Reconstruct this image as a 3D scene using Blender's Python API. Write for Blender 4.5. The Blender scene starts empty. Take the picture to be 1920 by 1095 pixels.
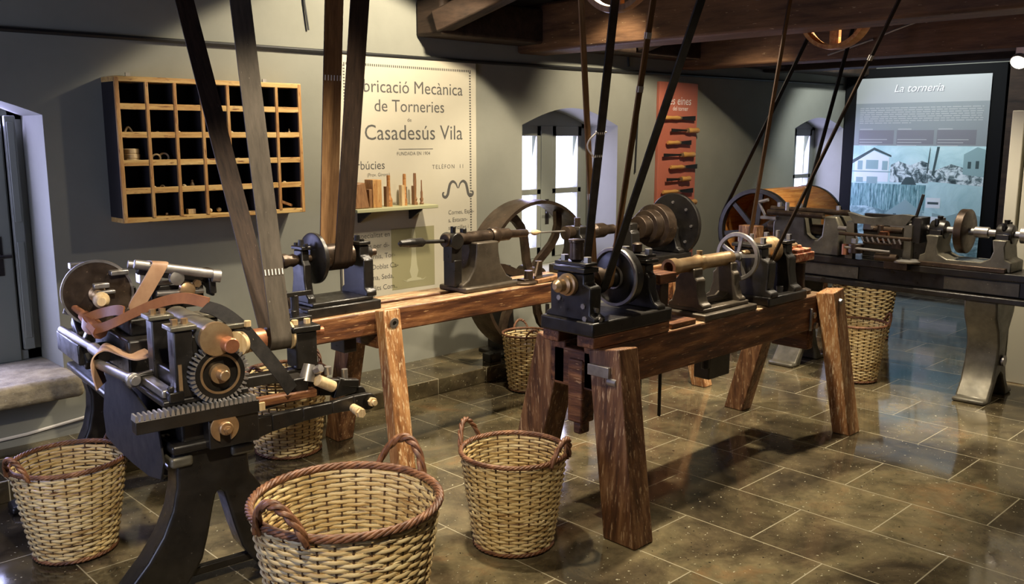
import bpy, bmesh, math, random
from mathutils import Vector, Matrix
PI = math.pi
R = math.radians
SC = bpy.context.scene
COL = SC.collection

# ------------------------------------------------------------------ camera
YAW, PITCH, EYE = R(46.06), R(9.76), 1.6
cam = bpy.data.objects.new('camera', bpy.data.cameras.new('camera'))
COL.objects.link(cam)
cam.location = (0, 0, EYE)
cam.rotation_euler = (PI / 2 - PITCH, 0, YAW - PI / 2)
cam.data.sensor_width = 36
cam.data.lens = 31.875
cam.data.clip_start = 0.05
SC.camera = cam

# ------------------------------------------------------------------ sky, exposure
w = bpy.data.worlds.new('sky'); SC.world = w; w.use_nodes = True
bgn = w.node_tree.nodes['Background']
bgn.inputs[0].default_value = (0.80, 0.86, 1.0, 1)
bgn.inputs[1].default_value = 3.2
SC.view_settings.view_transform = 'Standard'
SC.view_settings.look = 'None'
SC.view_settings.exposure = 0.22
SC.view_settings.gamma = 1.0
SC.view_settings.use_curve_mapping = False
SC.cycles.use_denoising = True
SC.cycles.max_bounces = 6
SC.cycles.diffuse_bounces = 3
SC.cycles.glossy_bounces = 3
SC.cycles.transparent_max_bounces = 8
SC.cycles.sample_clamp_indirect = 4.0
SC.cycles.caustics_reflective = False
SC.cycles.caustics_refractive = False

# ------------------------------------------------------------------ ceiling spots with added fill lamps, daylight at the windows
def spot(loc, aim, watts, deg, blend=0.25, col=(1, 0.87, 0.66), size=0.05):
    l = bpy.data.lights.new('spot', 'SPOT'); l.energy = watts; l.spot_size = R(deg); l.spot_blend = blend
    l.color = col; l.shadow_soft_size = size
    o = bpy.data.objects.new('spot', l); COL.objects.link(o); o.location = loc
    o.rotation_euler = (Vector(aim) - Vector(loc)).to_track_quat('-Z', 'Y').to_euler()
    return o
def daylight(loc, aim, sx, sy, watts, col=(0.62, 0.70, 1.0)):
    l = bpy.data.lights.new('daylight', 'AREA'); l.shape = 'RECTANGLE'; l.size = sx; l.size_y = sy; l.energy = watts; l.color = col
    o = bpy.data.objects.new('daylight', l); COL.objects.link(o); o.location = loc
    o.rotation_euler = (Vector(aim) - Vector(loc)).to_track_quat('-Z', 'Y').to_euler()
    return o
SPOTS = [
    # lamp over the flywheel side of the first lathe: pigeonholes and printed board
    ((3.40, 3.72, 2.64), (3.18, 4.77, 0.96), 135, 102, 0.10),
    ((3.75, 2.9, 2.68), (2.45, 4.75, 1.1), 50, 54, 0.7),  # added wall wash, softens the shadow round the rack
    # over the benches
    ((3.50, 2.62, 2.70), (3.30, 2.45, 0), 360, 118, 0.5),
    ((2.15, 2.75, 2.70), (2.0, 2.65, 0), 230, 100, 0.5),
    ((5.45, 2.25, 2.70), (5.1, 2.3, 0), 260, 112, 0.5),
    # back row: window wall beyond the flywheel, tool board
    ((5.5, 3.35, 2.66), (6.1, 4.75, 1.2), 130, 96, 0.5),
    ((4.3, 3.6, 2.66), (4.5, 4.4, 0.1), 90, 80, 0.5),
    # added fill lamps, unseen, on the visitor's side facing the machines
    ((0.6, 0.9, 2.66), (1.45, 2.8, 0.5), 260, 46, 0.6),
    ((2.4, 0.5, 2.66), (3.3, 2.5, 0.5), 170, 50, 0.6),
    ((4.98, 0.7, 2.70), (5.95, 2.2, 0.9), 620, 80, 0.6),
    # title board at the far end
    ((8.45, 3.75, 2.68), (9.58, 3.95, 1.0), 90, 120, 0.4, (0.90, 0.98, 1.0)),
]
for s in SPOTS:
    spot(*s)
daylight((-1.55, 2.6, 1.3), (0.5, 3.0, 0.8), 1.6, 1.3, 22, (0.42, 0.50, 1.0))
daylight((1.0, 5.2, 1.15), (1.0, 3.0, 0.6), 0.85, 1.2, 50, (0.5, 0.5, 1.0))
daylight((5.2, 5.2, 1.15), (5.2, 3.0, 0.6), 0.95, 1.0, 34, (0.62, 0.56, 1.0))
daylight((9.1, 5.2, 1.15), (9.1, 3.0, 0.6), 0.95, 1.0, 40, (0.5, 0.48, 1.0))

# ------------------------------------------------------------------ mesh building
class MB:
    def __init__(s):
        s.v = []; s.f = []; s.m = []; s.cut = []
    def add(s, vs, fs, mi=0):
        n = len(s.v); s.cut.append((n, len(s.f)))
        s.v += [tuple(p) for p in vs]
        s.f += [tuple(i + n for i in f) for f in fs]
        s.m += [mi] * len(fs)
        return s
    def box(s, x0, x1, y0, y1, z0, z1, mi=0):
        return s.add([(x0, y0, z0), (x1, y0, z0), (x1, y1, z0), (x0, y1, z0), (x0, y0, z1), (x1, y0, z1), (x1, y1, z1), (x0, y1, z1)],
                     [(0, 3, 2, 1), (4, 5, 6, 7), (0, 1, 5, 4), (1, 2, 6, 5), (2, 3, 7, 6), (3, 0, 4, 7)], mi)
    def cbox(s, c, d, rot=None, mi=0):
        hx, hy, hz = d[0] / 2, d[1] / 2, d[2] / 2
        pts = [Vector((x * hx, y * hy, z * hz)) for z in (-1, 1) for x, y in ((-1, -1), (1, -1), (1, 1), (-1, 1))]
        if rot is not None: pts = [rot @ p for p in pts]
        return s.add([p + Vector(c) for p in pts], [(0, 3, 2, 1), (4, 5, 6, 7), (0, 1, 5, 4), (1, 2, 6, 5), (2, 3, 7, 6), (3, 0, 4, 7)], mi)
    def bar(s, p0, p1, w, h, w1=None, h1=None, up=(0, 0, 1), mi=0):
        """a squared bar from p0 to p1, w across, h along up"""
        p0, p1 = Vector(p0), Vector(p1); t = (p1 - p0).normalized(); u = Vector(up)
        a = t.cross(u)
        if a.length < 1e-4: a = t.cross(Vector((1, 0, 0)))
        a.normalize(); b = a.cross(t)
        w1 = w if w1 is None else w1; h1 = h if h1 is None else h1
        vs = []
        for p, ww, hh in ((p0, w, h), (p1, w1, h1)):
            vs += [p - a * ww / 2 - b * hh / 2, p + a * ww / 2 - b * hh / 2, p + a * ww / 2 + b * hh / 2, p - a * ww / 2 + b * hh / 2]
        return s.add(vs, [(0, 3, 2, 1), (4, 5, 6, 7), (0, 1, 5, 4), (1, 2, 6, 5), (2, 3, 7, 6), (3, 0, 4, 7)], mi)
    def rev(s, prof, o, ax, n=28, mi=0, cap=True, closed=False):
        """a turned shape: prof is [(radius, distance along ax)]"""
        o = Vector(o); ax = Vector(ax).normalized()
        e1 = ax.orthogonal().normalized(); e2 = ax.cross(e1)
        vs = []
        for r, h in prof:
            r = max(r, 1e-5)
            for k in range(n):
                a = 2 * PI * k / n
                vs.append(o + ax * h + e1 * (r * math.cos(a)) + e2 * (r * math.sin(a)))
        fs = []
        m = len(prof)
        for i in range(m if closed else m - 1):
            j = (i + 1) % m
            for k in range(n):
                k2 = (k + 1) % n
                fs.append((i * n + k, i * n + k2, j * n + k2, j * n + k))
        if cap and not closed:
            fs.append(tuple(range(n - 1, -1, -1)))
            fs.append(tuple((m - 1) * n + k for k in range(n)))
        return s.add(vs, fs, mi)
    def cyl(s, p0, p1, r, r1=None, n=20, ch=0.0, mi=0):
        p0, p1 = Vector(p0), Vector(p1); L = (p1 - p0).length
        r1 = r if r1 is None else r1
        if ch: prof = [(r - ch, 0), (r, ch), (r1, L - ch), (r1 - ch, L)]
        else: prof = [(r, 0), (r1, L)]
        return s.rev(prof, p0, p1 - p0, n, mi)
    def tube(s, pts, r, n=6, closed=False, mi=0, rad=None):
        pts = [Vector(p) for p in pts]; m = len(pts)
        vs = []; e = None
        for i, p in enumerate(pts):
            if closed: t = pts[(i + 1) % m] - pts[i - 1]
            else: t = pts[min(i + 1, m - 1)] - pts[max(i - 1, 0)]
            t.normalize()
            if e is None: e = t.orthogonal().normalized()
            else:
                e = e - t * e.dot(t)
                e = e.normalized() if e.length > 1e-6 else t.orthogonal().normalized()
            b = t.cross(e); rr = rad[i] if rad else r
            for k in range(n):
                a = 2 * PI * k / n
                vs.append(p + e * (rr * math.cos(a)) + b * (rr * math.sin(a)))
        fs = []
        for i in range(m if closed else m - 1):
            j = (i + 1) % m
            for k in range(n):
                k2 = (k + 1) % n
                fs.append((i * n + k, i * n + k2, j * n + k2, j * n + k))
        if not closed:
            fs.append(tuple(range(n - 1, -1, -1))); fs.append(tuple((m - 1) * n + k for k in range(n)))
        return s.add(vs, fs, mi)
    def prism(s, poly, o, ex, ey, t, mi=0):
        """poly in the plane (ex, ey) through o, thickened by t along ex x ey"""
        o, ex, ey = Vector(o), Vector(ex).normalized(), Vector(ey).normalized(); ez = ex.cross(ey)
        n = len(poly)
        vs = [o + ex * x + ey * y for x, y in poly] + [o + ex * x + ey * y + ez * t for x, y in poly]
        fs = [tuple(range(n - 1, -1, -1)), tuple(range(n, 2 * n))]
        fs += [(i, (i + 1) % n, (i + 1) % n + n, i + n) for i in range(n)]
        return s.add(vs, fs, mi)
    def ring_prism(s, outer, inner, o, ex, ey, t, mi=0):
        """a plate with one hole; outer and inner have the same number of points"""
        o, ex, ey = Vector(o), Vector(ex).normalized(), Vector(ey).normalized(); ez = ex.cross(ey)
        n = len(outer); q = list(outer) + list(inner)
        vs = [o + ex * x + ey * y for x, y in q] + [o + ex * x + ey * y + ez * t for x, y in q]
        fs = []
        for i in range(n):
            j = (i + 1) % n
            fs += [(j, i, n + i, n + j), (2 * n + i, 2 * n + j, 3 * n + j, 3 * n + i), (i, j, 2 * n + j, 2 * n + i), (n + j, n + i, 3 * n + i, 3 * n + j)]
        return s.add(vs, fs, mi)
    def strip(s, pts, wdir, w, t, closed=False, mi=0):
        """a flat band along pts, w wide along wdir (a vector or one per point), t thick"""
        pts = [Vector(p) for p in pts]; m = len(pts); vs = []
        for i, p in enumerate(pts):
            if closed: tg = pts[(i + 1) % m] - pts[i - 1]
            else: tg = pts[min(i + 1, m - 1)] - pts[max(i - 1, 0)]
            tg.normalize()
            wd = Vector(wdir[i] if isinstance(wdir, list) else wdir).normalized()
            nn = tg.cross(wd).normalized()
            vs += [p - wd * w / 2 - nn * t / 2, p + wd * w / 2 - nn * t / 2, p + wd * w / 2 + nn * t / 2, p - wd * w / 2 + nn * t / 2]
        fs = []
        for i in range(m if closed else m - 1):
            j = (i + 1) % m
            for k in range(4):
                k2 = (k + 1) % 4
                fs.append((4 * i + k, 4 * i + k2, 4 * j + k2, 4 * j + k))
        if not closed: fs += [(3, 2, 1, 0), tuple(4 * (m - 1) + k for k in range(4))]
        return s.add(vs, fs, mi)
    def pieces(s):
        out = []
        for i, (v0, f0) in enumerate(s.cut):
            v1, f1 = s.cut[i + 1] if i + 1 < len(s.cut) else (len(s.v), len(s.f))
            b = MB(); b.add(s.v[v0:v1], [tuple(k - v0 for k in f) for f in s.f[f0:f1]]); b.m = s.m[f0:f1]; out.append(b)
        return out
    def nut(s, c, ax, r, h, mi=0):
        return s.cyl(Vector(c), Vector(c) + Vector(ax).normalized() * h, r, n=6, mi=mi)

def build(name, mb, mat, parent=None, bev=0.0, off=None, ang=35, seg=2):
    me = bpy.data.meshes.new(name)
    o3 = Vector(off) if off is not None else Vector((0, 0, 0))
    me.from_pydata([tuple(Vector(p) - o3) for p in mb.v], [], mb.f)
    for m in (mat if isinstance(mat, (list, tuple)) else [mat]): me.materials.append(m)
    me.polygons.foreach_set('material_index', mb.m)
    bm = bmesh.new(); bm.from_mesh(me)
    bmesh.ops.recalc_face_normals(bm, faces=bm.faces)
    bm.to_mesh(me); bm.free()
    me.polygons.foreach_set('use_smooth', [True] * len(me.polygons))
    me.set_sharp_from_angle(angle=R(ang))
    ob = bpy.data.objects.new(name, me); COL.objects.link(ob)
    if parent is not None: ob.parent = parent
    elif off is not None: ob.location = off
    if bev:
        md = ob.modifiers.new('soft edges', 'BEVEL'); md.width = bev; md.segments = seg; md.limit_method = 'ANGLE'; md.angle_limit = R(40)
        md.use_clamp_overlap = True; md.harden_normals = False
    return ob
def tag(o, label, cat, group=None):
    o['label'] = label; o['category'] = cat
    if group: o['group'] = group
    return o
class Thing:
    """an Empty at the thing's base; parts are given in world coordinates, or in its own frame if local"""
    def __init__(s, name, label, cat, loc=(0, 0, 0), rz=0.0, group=None, local=False):
        s.e = bpy.data.objects.new(name, None); COL.objects.link(s.e); s.e.location = loc; s.e.rotation_euler = (0, 0, rz)
        s.e.empty_display_size = 0.1
        s.off = (0, 0, 0) if local else loc
        tag(s.e, label, cat, group)
    def each(s, name, mb, mat, parent=None, bev=0.0, **k):
        """every piece of mb a part of its own"""
        return [s.part(name, b, mat, parent, bev, **k) for b in mb.pieces()]
    def part(s, name, mb, mat, parent=None, bev=0.0, **k):
        return build(name, mb, mat, parent if parent is not None else s.e, bev, s.off, **k)
def single(name, mb, mat, label, cat, loc=(0, 0, 0), group=None, bev=0.0, **k):
    return tag(build(name, mb, mat, None, bev, loc, **k), label, cat, group)
def struct(name, mb, mat, parent=None, bev=0.0, **k):
    o = build(name, mb, mat, parent, bev, **k)
    if parent is None: o['kind'] = 'structure'
    return o
def copy_tree(root, loc, label, group=None):
    c = root.copy(); COL.objects.link(c); c.location = loc; c['label'] = label
    if group: c['group'] = group
    for ch in list(root.children):
        d = ch.copy(); COL.objects.link(d); d.parent = c
        for g in list(ch.children):
            h = g.copy(); COL.objects.link(h); h.parent = d
    return c
def circ(r, n, a0=0.0, a1=2 * PI, cx=0.0, cy=0.0):
    full = abs(a1 - a0 - 2 * PI) < 1e-6
    return [(cx + r * math.cos(a0 + (a1 - a0) * k / (n if full else n - 1)), cy + r * math.sin(a0 + (a1 - a0) * k / (n if full else n - 1))) for k in range(n)]

def smooth(pts, n=6):
    """a smooth line through pts"""
    P_ = [Vector(p) for p in pts]; out = []
    for i in range(len(P_) - 1):
        p0, p1, p2, p3 = P_[max(i - 1, 0)], P_[i], P_[i + 1], P_[min(i + 2, len(P_) - 1)]
        for k in range(n):
            t = k / n
            out.append(.5 * ((2 * p1) + (p2 - p0) * t + (2 * p0 - 5 * p1 + 4 * p2 - p3) * t * t + (3 * p1 - p0 - 3 * p2 + p3) * t ** 3))
    return out + [P_[-1]]

# ------------------------------------------------------------------ materials
def new_mat(name):
    m = bpy.data.materials.new(name); m.use_nodes = True
    nt = m.node_tree
    return m, nt, nt.nodes['Principled BSDF']
def ramp(nt, stops):
    r = nt.nodes.new('ShaderNodeValToRGB'); els = r.color_ramp.elements
    while len(els) < len(stops): els.new(0.5)
    for e, (p, c) in zip(els, stops):
        e.position = p; e.color = (c[0], c[1], c[2], 1)
    return r
def coords(nt, scale=(1, 1, 1), kind='Object'):
    tc = nt.nodes.new('ShaderNodeTexCoord'); mp = nt.nodes.new('ShaderNodeMapping')
    mp.inputs['Scale'].default_value = scale
    nt.links.new(tc.outputs[kind], mp.inputs['Vector'])
    return mp.outputs[0]
def noise(nt, vec, sc, det=6, rough=0.6, dist=0.0):
    n = nt.nodes.new('ShaderNodeTexNoise'); n.inputs['Scale'].default_value = sc; n.inputs['Detail'].default_value = det
    n.inputs['Roughness'].default_value = rough; n.inputs['Distortion'].default_value = dist
    nt.links.new(vec, n.inputs['Vector'])
    return n.outputs[0]
def mixc(nt, fac, a, b):
    m = nt.nodes.new('ShaderNodeMix'); m.data_type = 'RGBA'
    if hasattr(fac, 'node'): nt.links.new(fac, m.inputs[0])
    else: m.inputs[0].default_value = fac
    for v, i in ((a, 6), (b, 7)):
        if hasattr(v, 'node'): nt.links.new(v, m.inputs[i])
        else: m.inputs[i].default_value = (v[0], v[1], v[2], 1)
    return m.outputs[2]
def thr(nt, val, lo, hi):
    m = nt.nodes.new('ShaderNodeMapRange'); m.inputs[1].default_value = lo; m.inputs[2].default_value = hi
    nt.links.new(val, m.inputs[0])
    return m.outputs[0]
def pmat(name, stops, scale=(1, 1, 1), sc=6.0, det=6, rough=0.5, rvar=0.0, metal=0.0, bump=0.15, bdist=0.004, fleck=None, fsc=90.0, fth=(0.66, 0.7), spec=0.5, dist=0.0, coat=0.0):
    m, nt, b = new_mat(name)
    v = coords(nt, scale)
    n = noise(nt, v, sc, det, 0.65, dist)
    c = ramp(nt, stops).outputs[0]; nt.links.new(n, c.node.inputs[0])
    if fleck:
        f = noise(nt, v, fsc, 3, 0.6)
        c = mixc(nt, thr(nt, f, *fth), c, fleck)
    nt.links.new(c, b.inputs['Base Color'])
    b.inputs['Roughness'].default_value = rough
    if rvar:
        n2 = noise(nt, v, sc * 2.3, 4)
        mr = nt.nodes.new('ShaderNodeMapRange'); mr.inputs[1].default_value = 0.3; mr.inputs[2].default_value = 0.7
        mr.inputs[3].default_value = rough - rvar; mr.inputs[4].default_value = rough + rvar
        nt.links.new(n2, mr.inputs[0]); nt.links.new(mr.outputs[0], b.inputs['Roughness'])
    b.inputs['Metallic'].default_value = metal
    b.inputs['Specular IOR Level'].default_value = spec
    if coat: b.inputs['Coat Weight'].default_value = coat; b.inputs['Coat Roughness'].default_value = 0.2
    if bump:
        bp = nt.nodes.new('ShaderNodeBump'); bp.inputs['Strength'].default_value = bump; bp.inputs['Distance'].default_value = bdist
        nt.links.new(n, bp.inputs['Height']); nt.links.new(bp.outputs[0], b.inputs['Normal'])
    return m
def plain(name, c, rough=0.5, metal=0.0, spec=0.5):
    m, nt, b = new_mat(name)
    b.inputs['Base Color'].default_value = (c[0], c[1], c[2], 1); b.inputs['Roughness'].default_value = rough
    b.inputs['Metallic'].default_value = metal; b.inputs['Specular IOR Level'].default_value = spec
    return m
M = {}
M['plaster'] = pmat('grey green plaster', [(0.25, (0.235, 0.235, 0.195)), (0.75, (0.315, 0.31, 0.255))], sc=1.3, det=8, rough=0.85, bump=0.25, bdist=0.01, spec=0.2)
M['dark_timber'] = pmat('smoke dark timber', [(0.3, (0.018, 0.012, 0.008)), (0.7, (0.06, 0.036, 0.022))], scale=(6, 1, 6), sc=3, rough=0.75, bump=0.5, bdist=0.01, spec=0.25)
M['tie_timber'] = pmat('old tie beam timber', [(0.3, (0.05, 0.025, 0.013)), (0.6, (0.15, 0.075, 0.035)), (0.8, (0.22, 0.13, 0.06))], scale=(7, 1, 7), sc=2.2, rough=0.7, bump=0.6, bdist=0.012, fleck=(0.45, 0.33, 0.2), fsc=16, fth=(0.68, 0.72), spec=0.25)
def wood(name, ax, a, b2, c, fl, fth=(0.63, 0.68), rough=0.5):
    s = [9, 9, 9]; s[ax] = 1.0
    return pmat(name, [(0.32, a), (0.5, b2), (0.68, c)], scale=tuple(s), sc=3.2, det=9, rough=rough, rvar=0.12, bump=0.55, bdist=0.008, fleck=fl, fsc=13, fth=fth, spec=0.4)
RB = ((0.028, 0.010, 0.006), (0.115, 0.042, 0.017), (0.31, 0.135, 0.05))
M['bench_x'] = wood('bench beam wood', 0, *RB, (0.46, 0.27, 0.13), fth=(0.64, 0.70))
M['bench_z'] = wood('bench leg wood', 2, (0.045, 0.018, 0.009), (0.16, 0.07, 0.03), (0.36, 0.19, 0.085), (0.50, 0.33, 0.18), fth=(0.60, 0.66))
M['bench_y'] = wood('bench cross wood', 1, *RB, (0.46, 0.27, 0.13))
M['bench_top'] = wood('worn pale bench top', 0, (0.13, 0.06, 0.025), (0.30, 0.17, 0.08), (0.48, 0.33, 0.18), (0.62, 0.48, 0.30), fth=(0.55, 0.62))  # paler than the beam wood, for the top faces only
M['leg_pale'] = wood('worn pale leg wood', 2, (0.13, 0.05, 0.018), (0.33, 0.15, 0.055), (0.5, 0.27, 0.11), (0.62, 0.44, 0.25), fth=(0.55, 0.62))
M['drum'] = wood('orange drum wood', 0, (0.24, 0.085, 0.022), (0.42, 0.18, 0.045), (0.55, 0.29, 0.09), (0.6, 0.38, 0.16))
M['pine'] = wood('pigeonhole pine', 0, (0.46, 0.22, 0.06), (0.68, 0.42, 0.14), (0.80, 0.58, 0.24), (0.24, 0.09, 0.03), fth=(0.60, 0.66))
M['pine_z'] = wood('pigeonhole upright pine', 2, (0.34, 0.15, 0.05), (0.52, 0.27, 0.09), (0.64, 0.42, 0.17), (0.22, 0.08, 0.03), fth=(0.60, 0.66))
M['box_dark'] = plain('near black rack boards', (0.012, 0.010, 0.012), 0.7)  # near-black behind the pine front edges, sides included
M['turned'] = pmat('turned pale wood', [(0.3, (0.50, 0.33, 0.15)), (0.7, (0.72, 0.56, 0.33))], scale=(8, 8, 1), sc=10, rough=0.5, bump=0.1)
M['turned_dark'] = pmat('turned brown wood', [(0.3, (0.16, 0.07, 0.03)), (0.7, (0.36, 0.19, 0.08))], scale=(8, 8, 1), sc=10, rough=0.45, bump=0.1)
M['iron'] = pmat('black cast iron', [(0.3, (0.009, 0.008, 0.007)), (0.7, (0.030, 0.025, 0.020))], sc=9, rough=0.36, rvar=0.1, metal=0.35, bump=0.25, bdist=0.003, fleck=(0.13, 0.11, 0.09), fsc=55, fth=(0.70, 0.74), spec=0.7)
M['iron_brown'] = pmat('worn brown iron', [(0.3, (0.03, 0.02, 0.014)), (0.7, (0.10, 0.066, 0.042))], sc=11, rough=0.38, rvar=0.1, metal=0.6, bump=0.25, bdist=0.003, fleck=(0.32, 0.22, 0.14), fsc=60, fth=(0.68, 0.72), spec=0.6)
M['iron_grey'] = pmat('grey green lathe iron', [(0.3, (0.085, 0.078, 0.058)), (0.7, (0.19, 0.17, 0.125))], sc=8, rough=0.4, rvar=0.1, metal=0.4, bump=0.2, bdist=0.003, fleck=(0.3, 0.27, 0.2), fsc=60, fth=(0.7, 0.74))
M['iron_tan'] = pmat('brown grey lathe iron', [(0.3, (0.05, 0.04, 0.029)), (0.7, (0.135, 0.108, 0.077))], sc=8, rough=0.4, rvar=0.1, metal=0.4, bump=0.2, bdist=0.003, fleck=(0.32, 0.25, 0.17), fsc=60, fth=(0.7, 0.74))
M['steel'] = pmat('bright worn steel', [(0.3, (0.24, 0.22, 0.20)), (0.7, (0.46, 0.43, 0.40))], sc=9, det=3, rough=0.38, rvar=0.08, metal=0.75, bump=0)
M['teeth'] = pmat('polished gear teeth', [(0.3, (0.42, 0.40, 0.38)), (0.7, (0.62, 0.60, 0.57))], sc=9, det=3, rough=0.32, metal=0.75, bump=0)
M['brass'] = pmat('tan brass', [(0.3, (0.33, 0.20, 0.10)), (0.7, (0.60, 0.42, 0.23))], sc=12, rough=0.36, metal=0.7, bump=0.1)
M['copper'] = pmat('copper red', [(0.3, (0.36, 0.13, 0.06)), (0.7, (0.62, 0.28, 0.15))], sc=12, rough=0.36, metal=0.6, bump=0.1)
M['leather_black'] = pmat('black belt leather', [(0.3, (0.012, 0.011, 0.010)), (0.7, (0.035, 0.030, 0.026))], sc=20, rough=0.72, spec=0.2, bump=0.2)
M['leather_dark'] = pmat('dark brown belt leather', [(0.3, (0.016, 0.010, 0.007)), (0.7, (0.05, 0.03, 0.019))], scale=(8, 1, 1), sc=8, rough=0.72, spec=0.2, bump=0.25, fleck=(0.25, 0.18, 0.12), fsc=40, fth=(0.72, 0.75))
M['leather_brown'] = pmat('brown belt leather', [(0.3, (0.13, 0.065, 0.026)), (0.7, (0.30, 0.165, 0.07))], scale=(12, 1, 1), sc=6, rough=0.72, spec=0.2, bump=0.3, fleck=(0.5, 0.33, 0.18), fsc=36, fth=(0.72, 0.76))
M['leather_grey'] = pmat('grey belt leather', [(0.3, (0.055, 0.045, 0.034)), (0.7, (0.11, 0.09, 0.068))], scale=(6, 1, 1), sc=6, rough=0.72, spec=0.2, bump=0.2, fleck=(0.45, 0.40, 0.32), fsc=40, fth=(0.72, 0.76))
M['leather_tan'] = pmat('tan strap leather', [(0.3, (0.30, 0.17, 0.10)), (0.7, (0.46, 0.29, 0.18))], sc=9, rough=0.45, bump=0.15)
M['leather_red'] = pmat('red brown strap leather', [(0.3, (0.22, 0.075, 0.022)), (0.7, (0.38, 0.15, 0.05))], sc=9, rough=0.42, bump=0.15)
M['wicker'] = pmat('pale willow', [(0.30, (0.24, 0.125, 0.04)), (0.46, (0.56, 0.40, 0.17)), (0.66, (0.80, 0.68, 0.40))], scale=(1, 1, 14), sc=5.5, det=5, rough=0.5, bump=0.1, fleck=(0.13, 0.055, 0.02), fsc=11, fth=(0.62, 0.66))
M['wicker_rim'] = pmat('red brown willow bark', [(0.3, (0.05, 0.018, 0.009)), (0.55, (0.17, 0.07, 0.03)), (0.75, (0.34, 0.17, 0.08))], sc=22, det=5, rough=0.5, bump=0.2)
M['wicker_stake'] = pmat('brown stakes with gap shade', [(0.3, (0.04, 0.02, 0.009)), (0.7, (0.12, 0.06, 0.025))], sc=14, rough=0.6, bump=0.1)  # stakes darkened, shade of the weave's gaps put into their colour
M['board'] = pmat('cream printed board', [(0.3, (0.55, 0.50, 0.38)), (0.7, (0.62, 0.57, 0.44))], sc=1.2, rough=0.6, bump=0)
M['ink'] = plain('dark ink', (0.10, 0.095, 0.085), 0.7)
M['khaki'] = plain('khaki print', (0.33, 0.30, 0.16), 0.6)
M['khaki_pale'] = plain('pale khaki print', (0.50, 0.47, 0.30), 0.6)
M['shelf'] = plain('olive painted shelf', (0.40, 0.39, 0.22), 0.5)
M['red_board'] = pmat('brick red board', [(0.3, (0.46, 0.13, 0.075)), (0.7, (0.52, 0.16, 0.10))], sc=2, rough=0.5, bump=0)
M['white'] = plain('white lettering', (0.85, 0.84, 0.80), 0.5)
M['black'] = plain('black frame', (0.008, 0.008, 0.008), 0.8, spec=0.1)
M['tool_handle'] = pmat('orange tool handle wood', [(0.3, (0.42, 0.18, 0.04)), (0.7, (0.68, 0.38, 0.11))], scale=(1, 9, 9), sc=6, rough=0.4, bump=0.1)
M['win_frame'] = plain('grey green window paint', (0.22, 0.23, 0.19), 0.5)
M['cream'] = plain('cream partition', (0.52, 0.49, 0.39), 0.6)
M['wire'] = plain('white wire', (0.75, 0.70, 0.62), 0.5)
M['black_cable'] = plain('black cable', (0.015, 0.015, 0.015), 0.5)
M['stone'] = pmat('rough sill stone', [(0.3, (0.20, 0.165, 0.105)), (0.7, (0.48, 0.40, 0.26))], sc=14, det=8, rough=0.8, bump=0.8, bdist=0.02, fleck=(0.5, 0.46, 0.36), fsc=70, fth=(0.68, 0.72))
M['rust'] = pmat('flaking red paint', [(0.35, (0.06, 0.03, 0.02)), (0.5, (0.45, 0.12, 0.04)), (0.62, (0.60, 0.42, 0.26))], sc=26, rough=0.6, bump=0.6)

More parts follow.
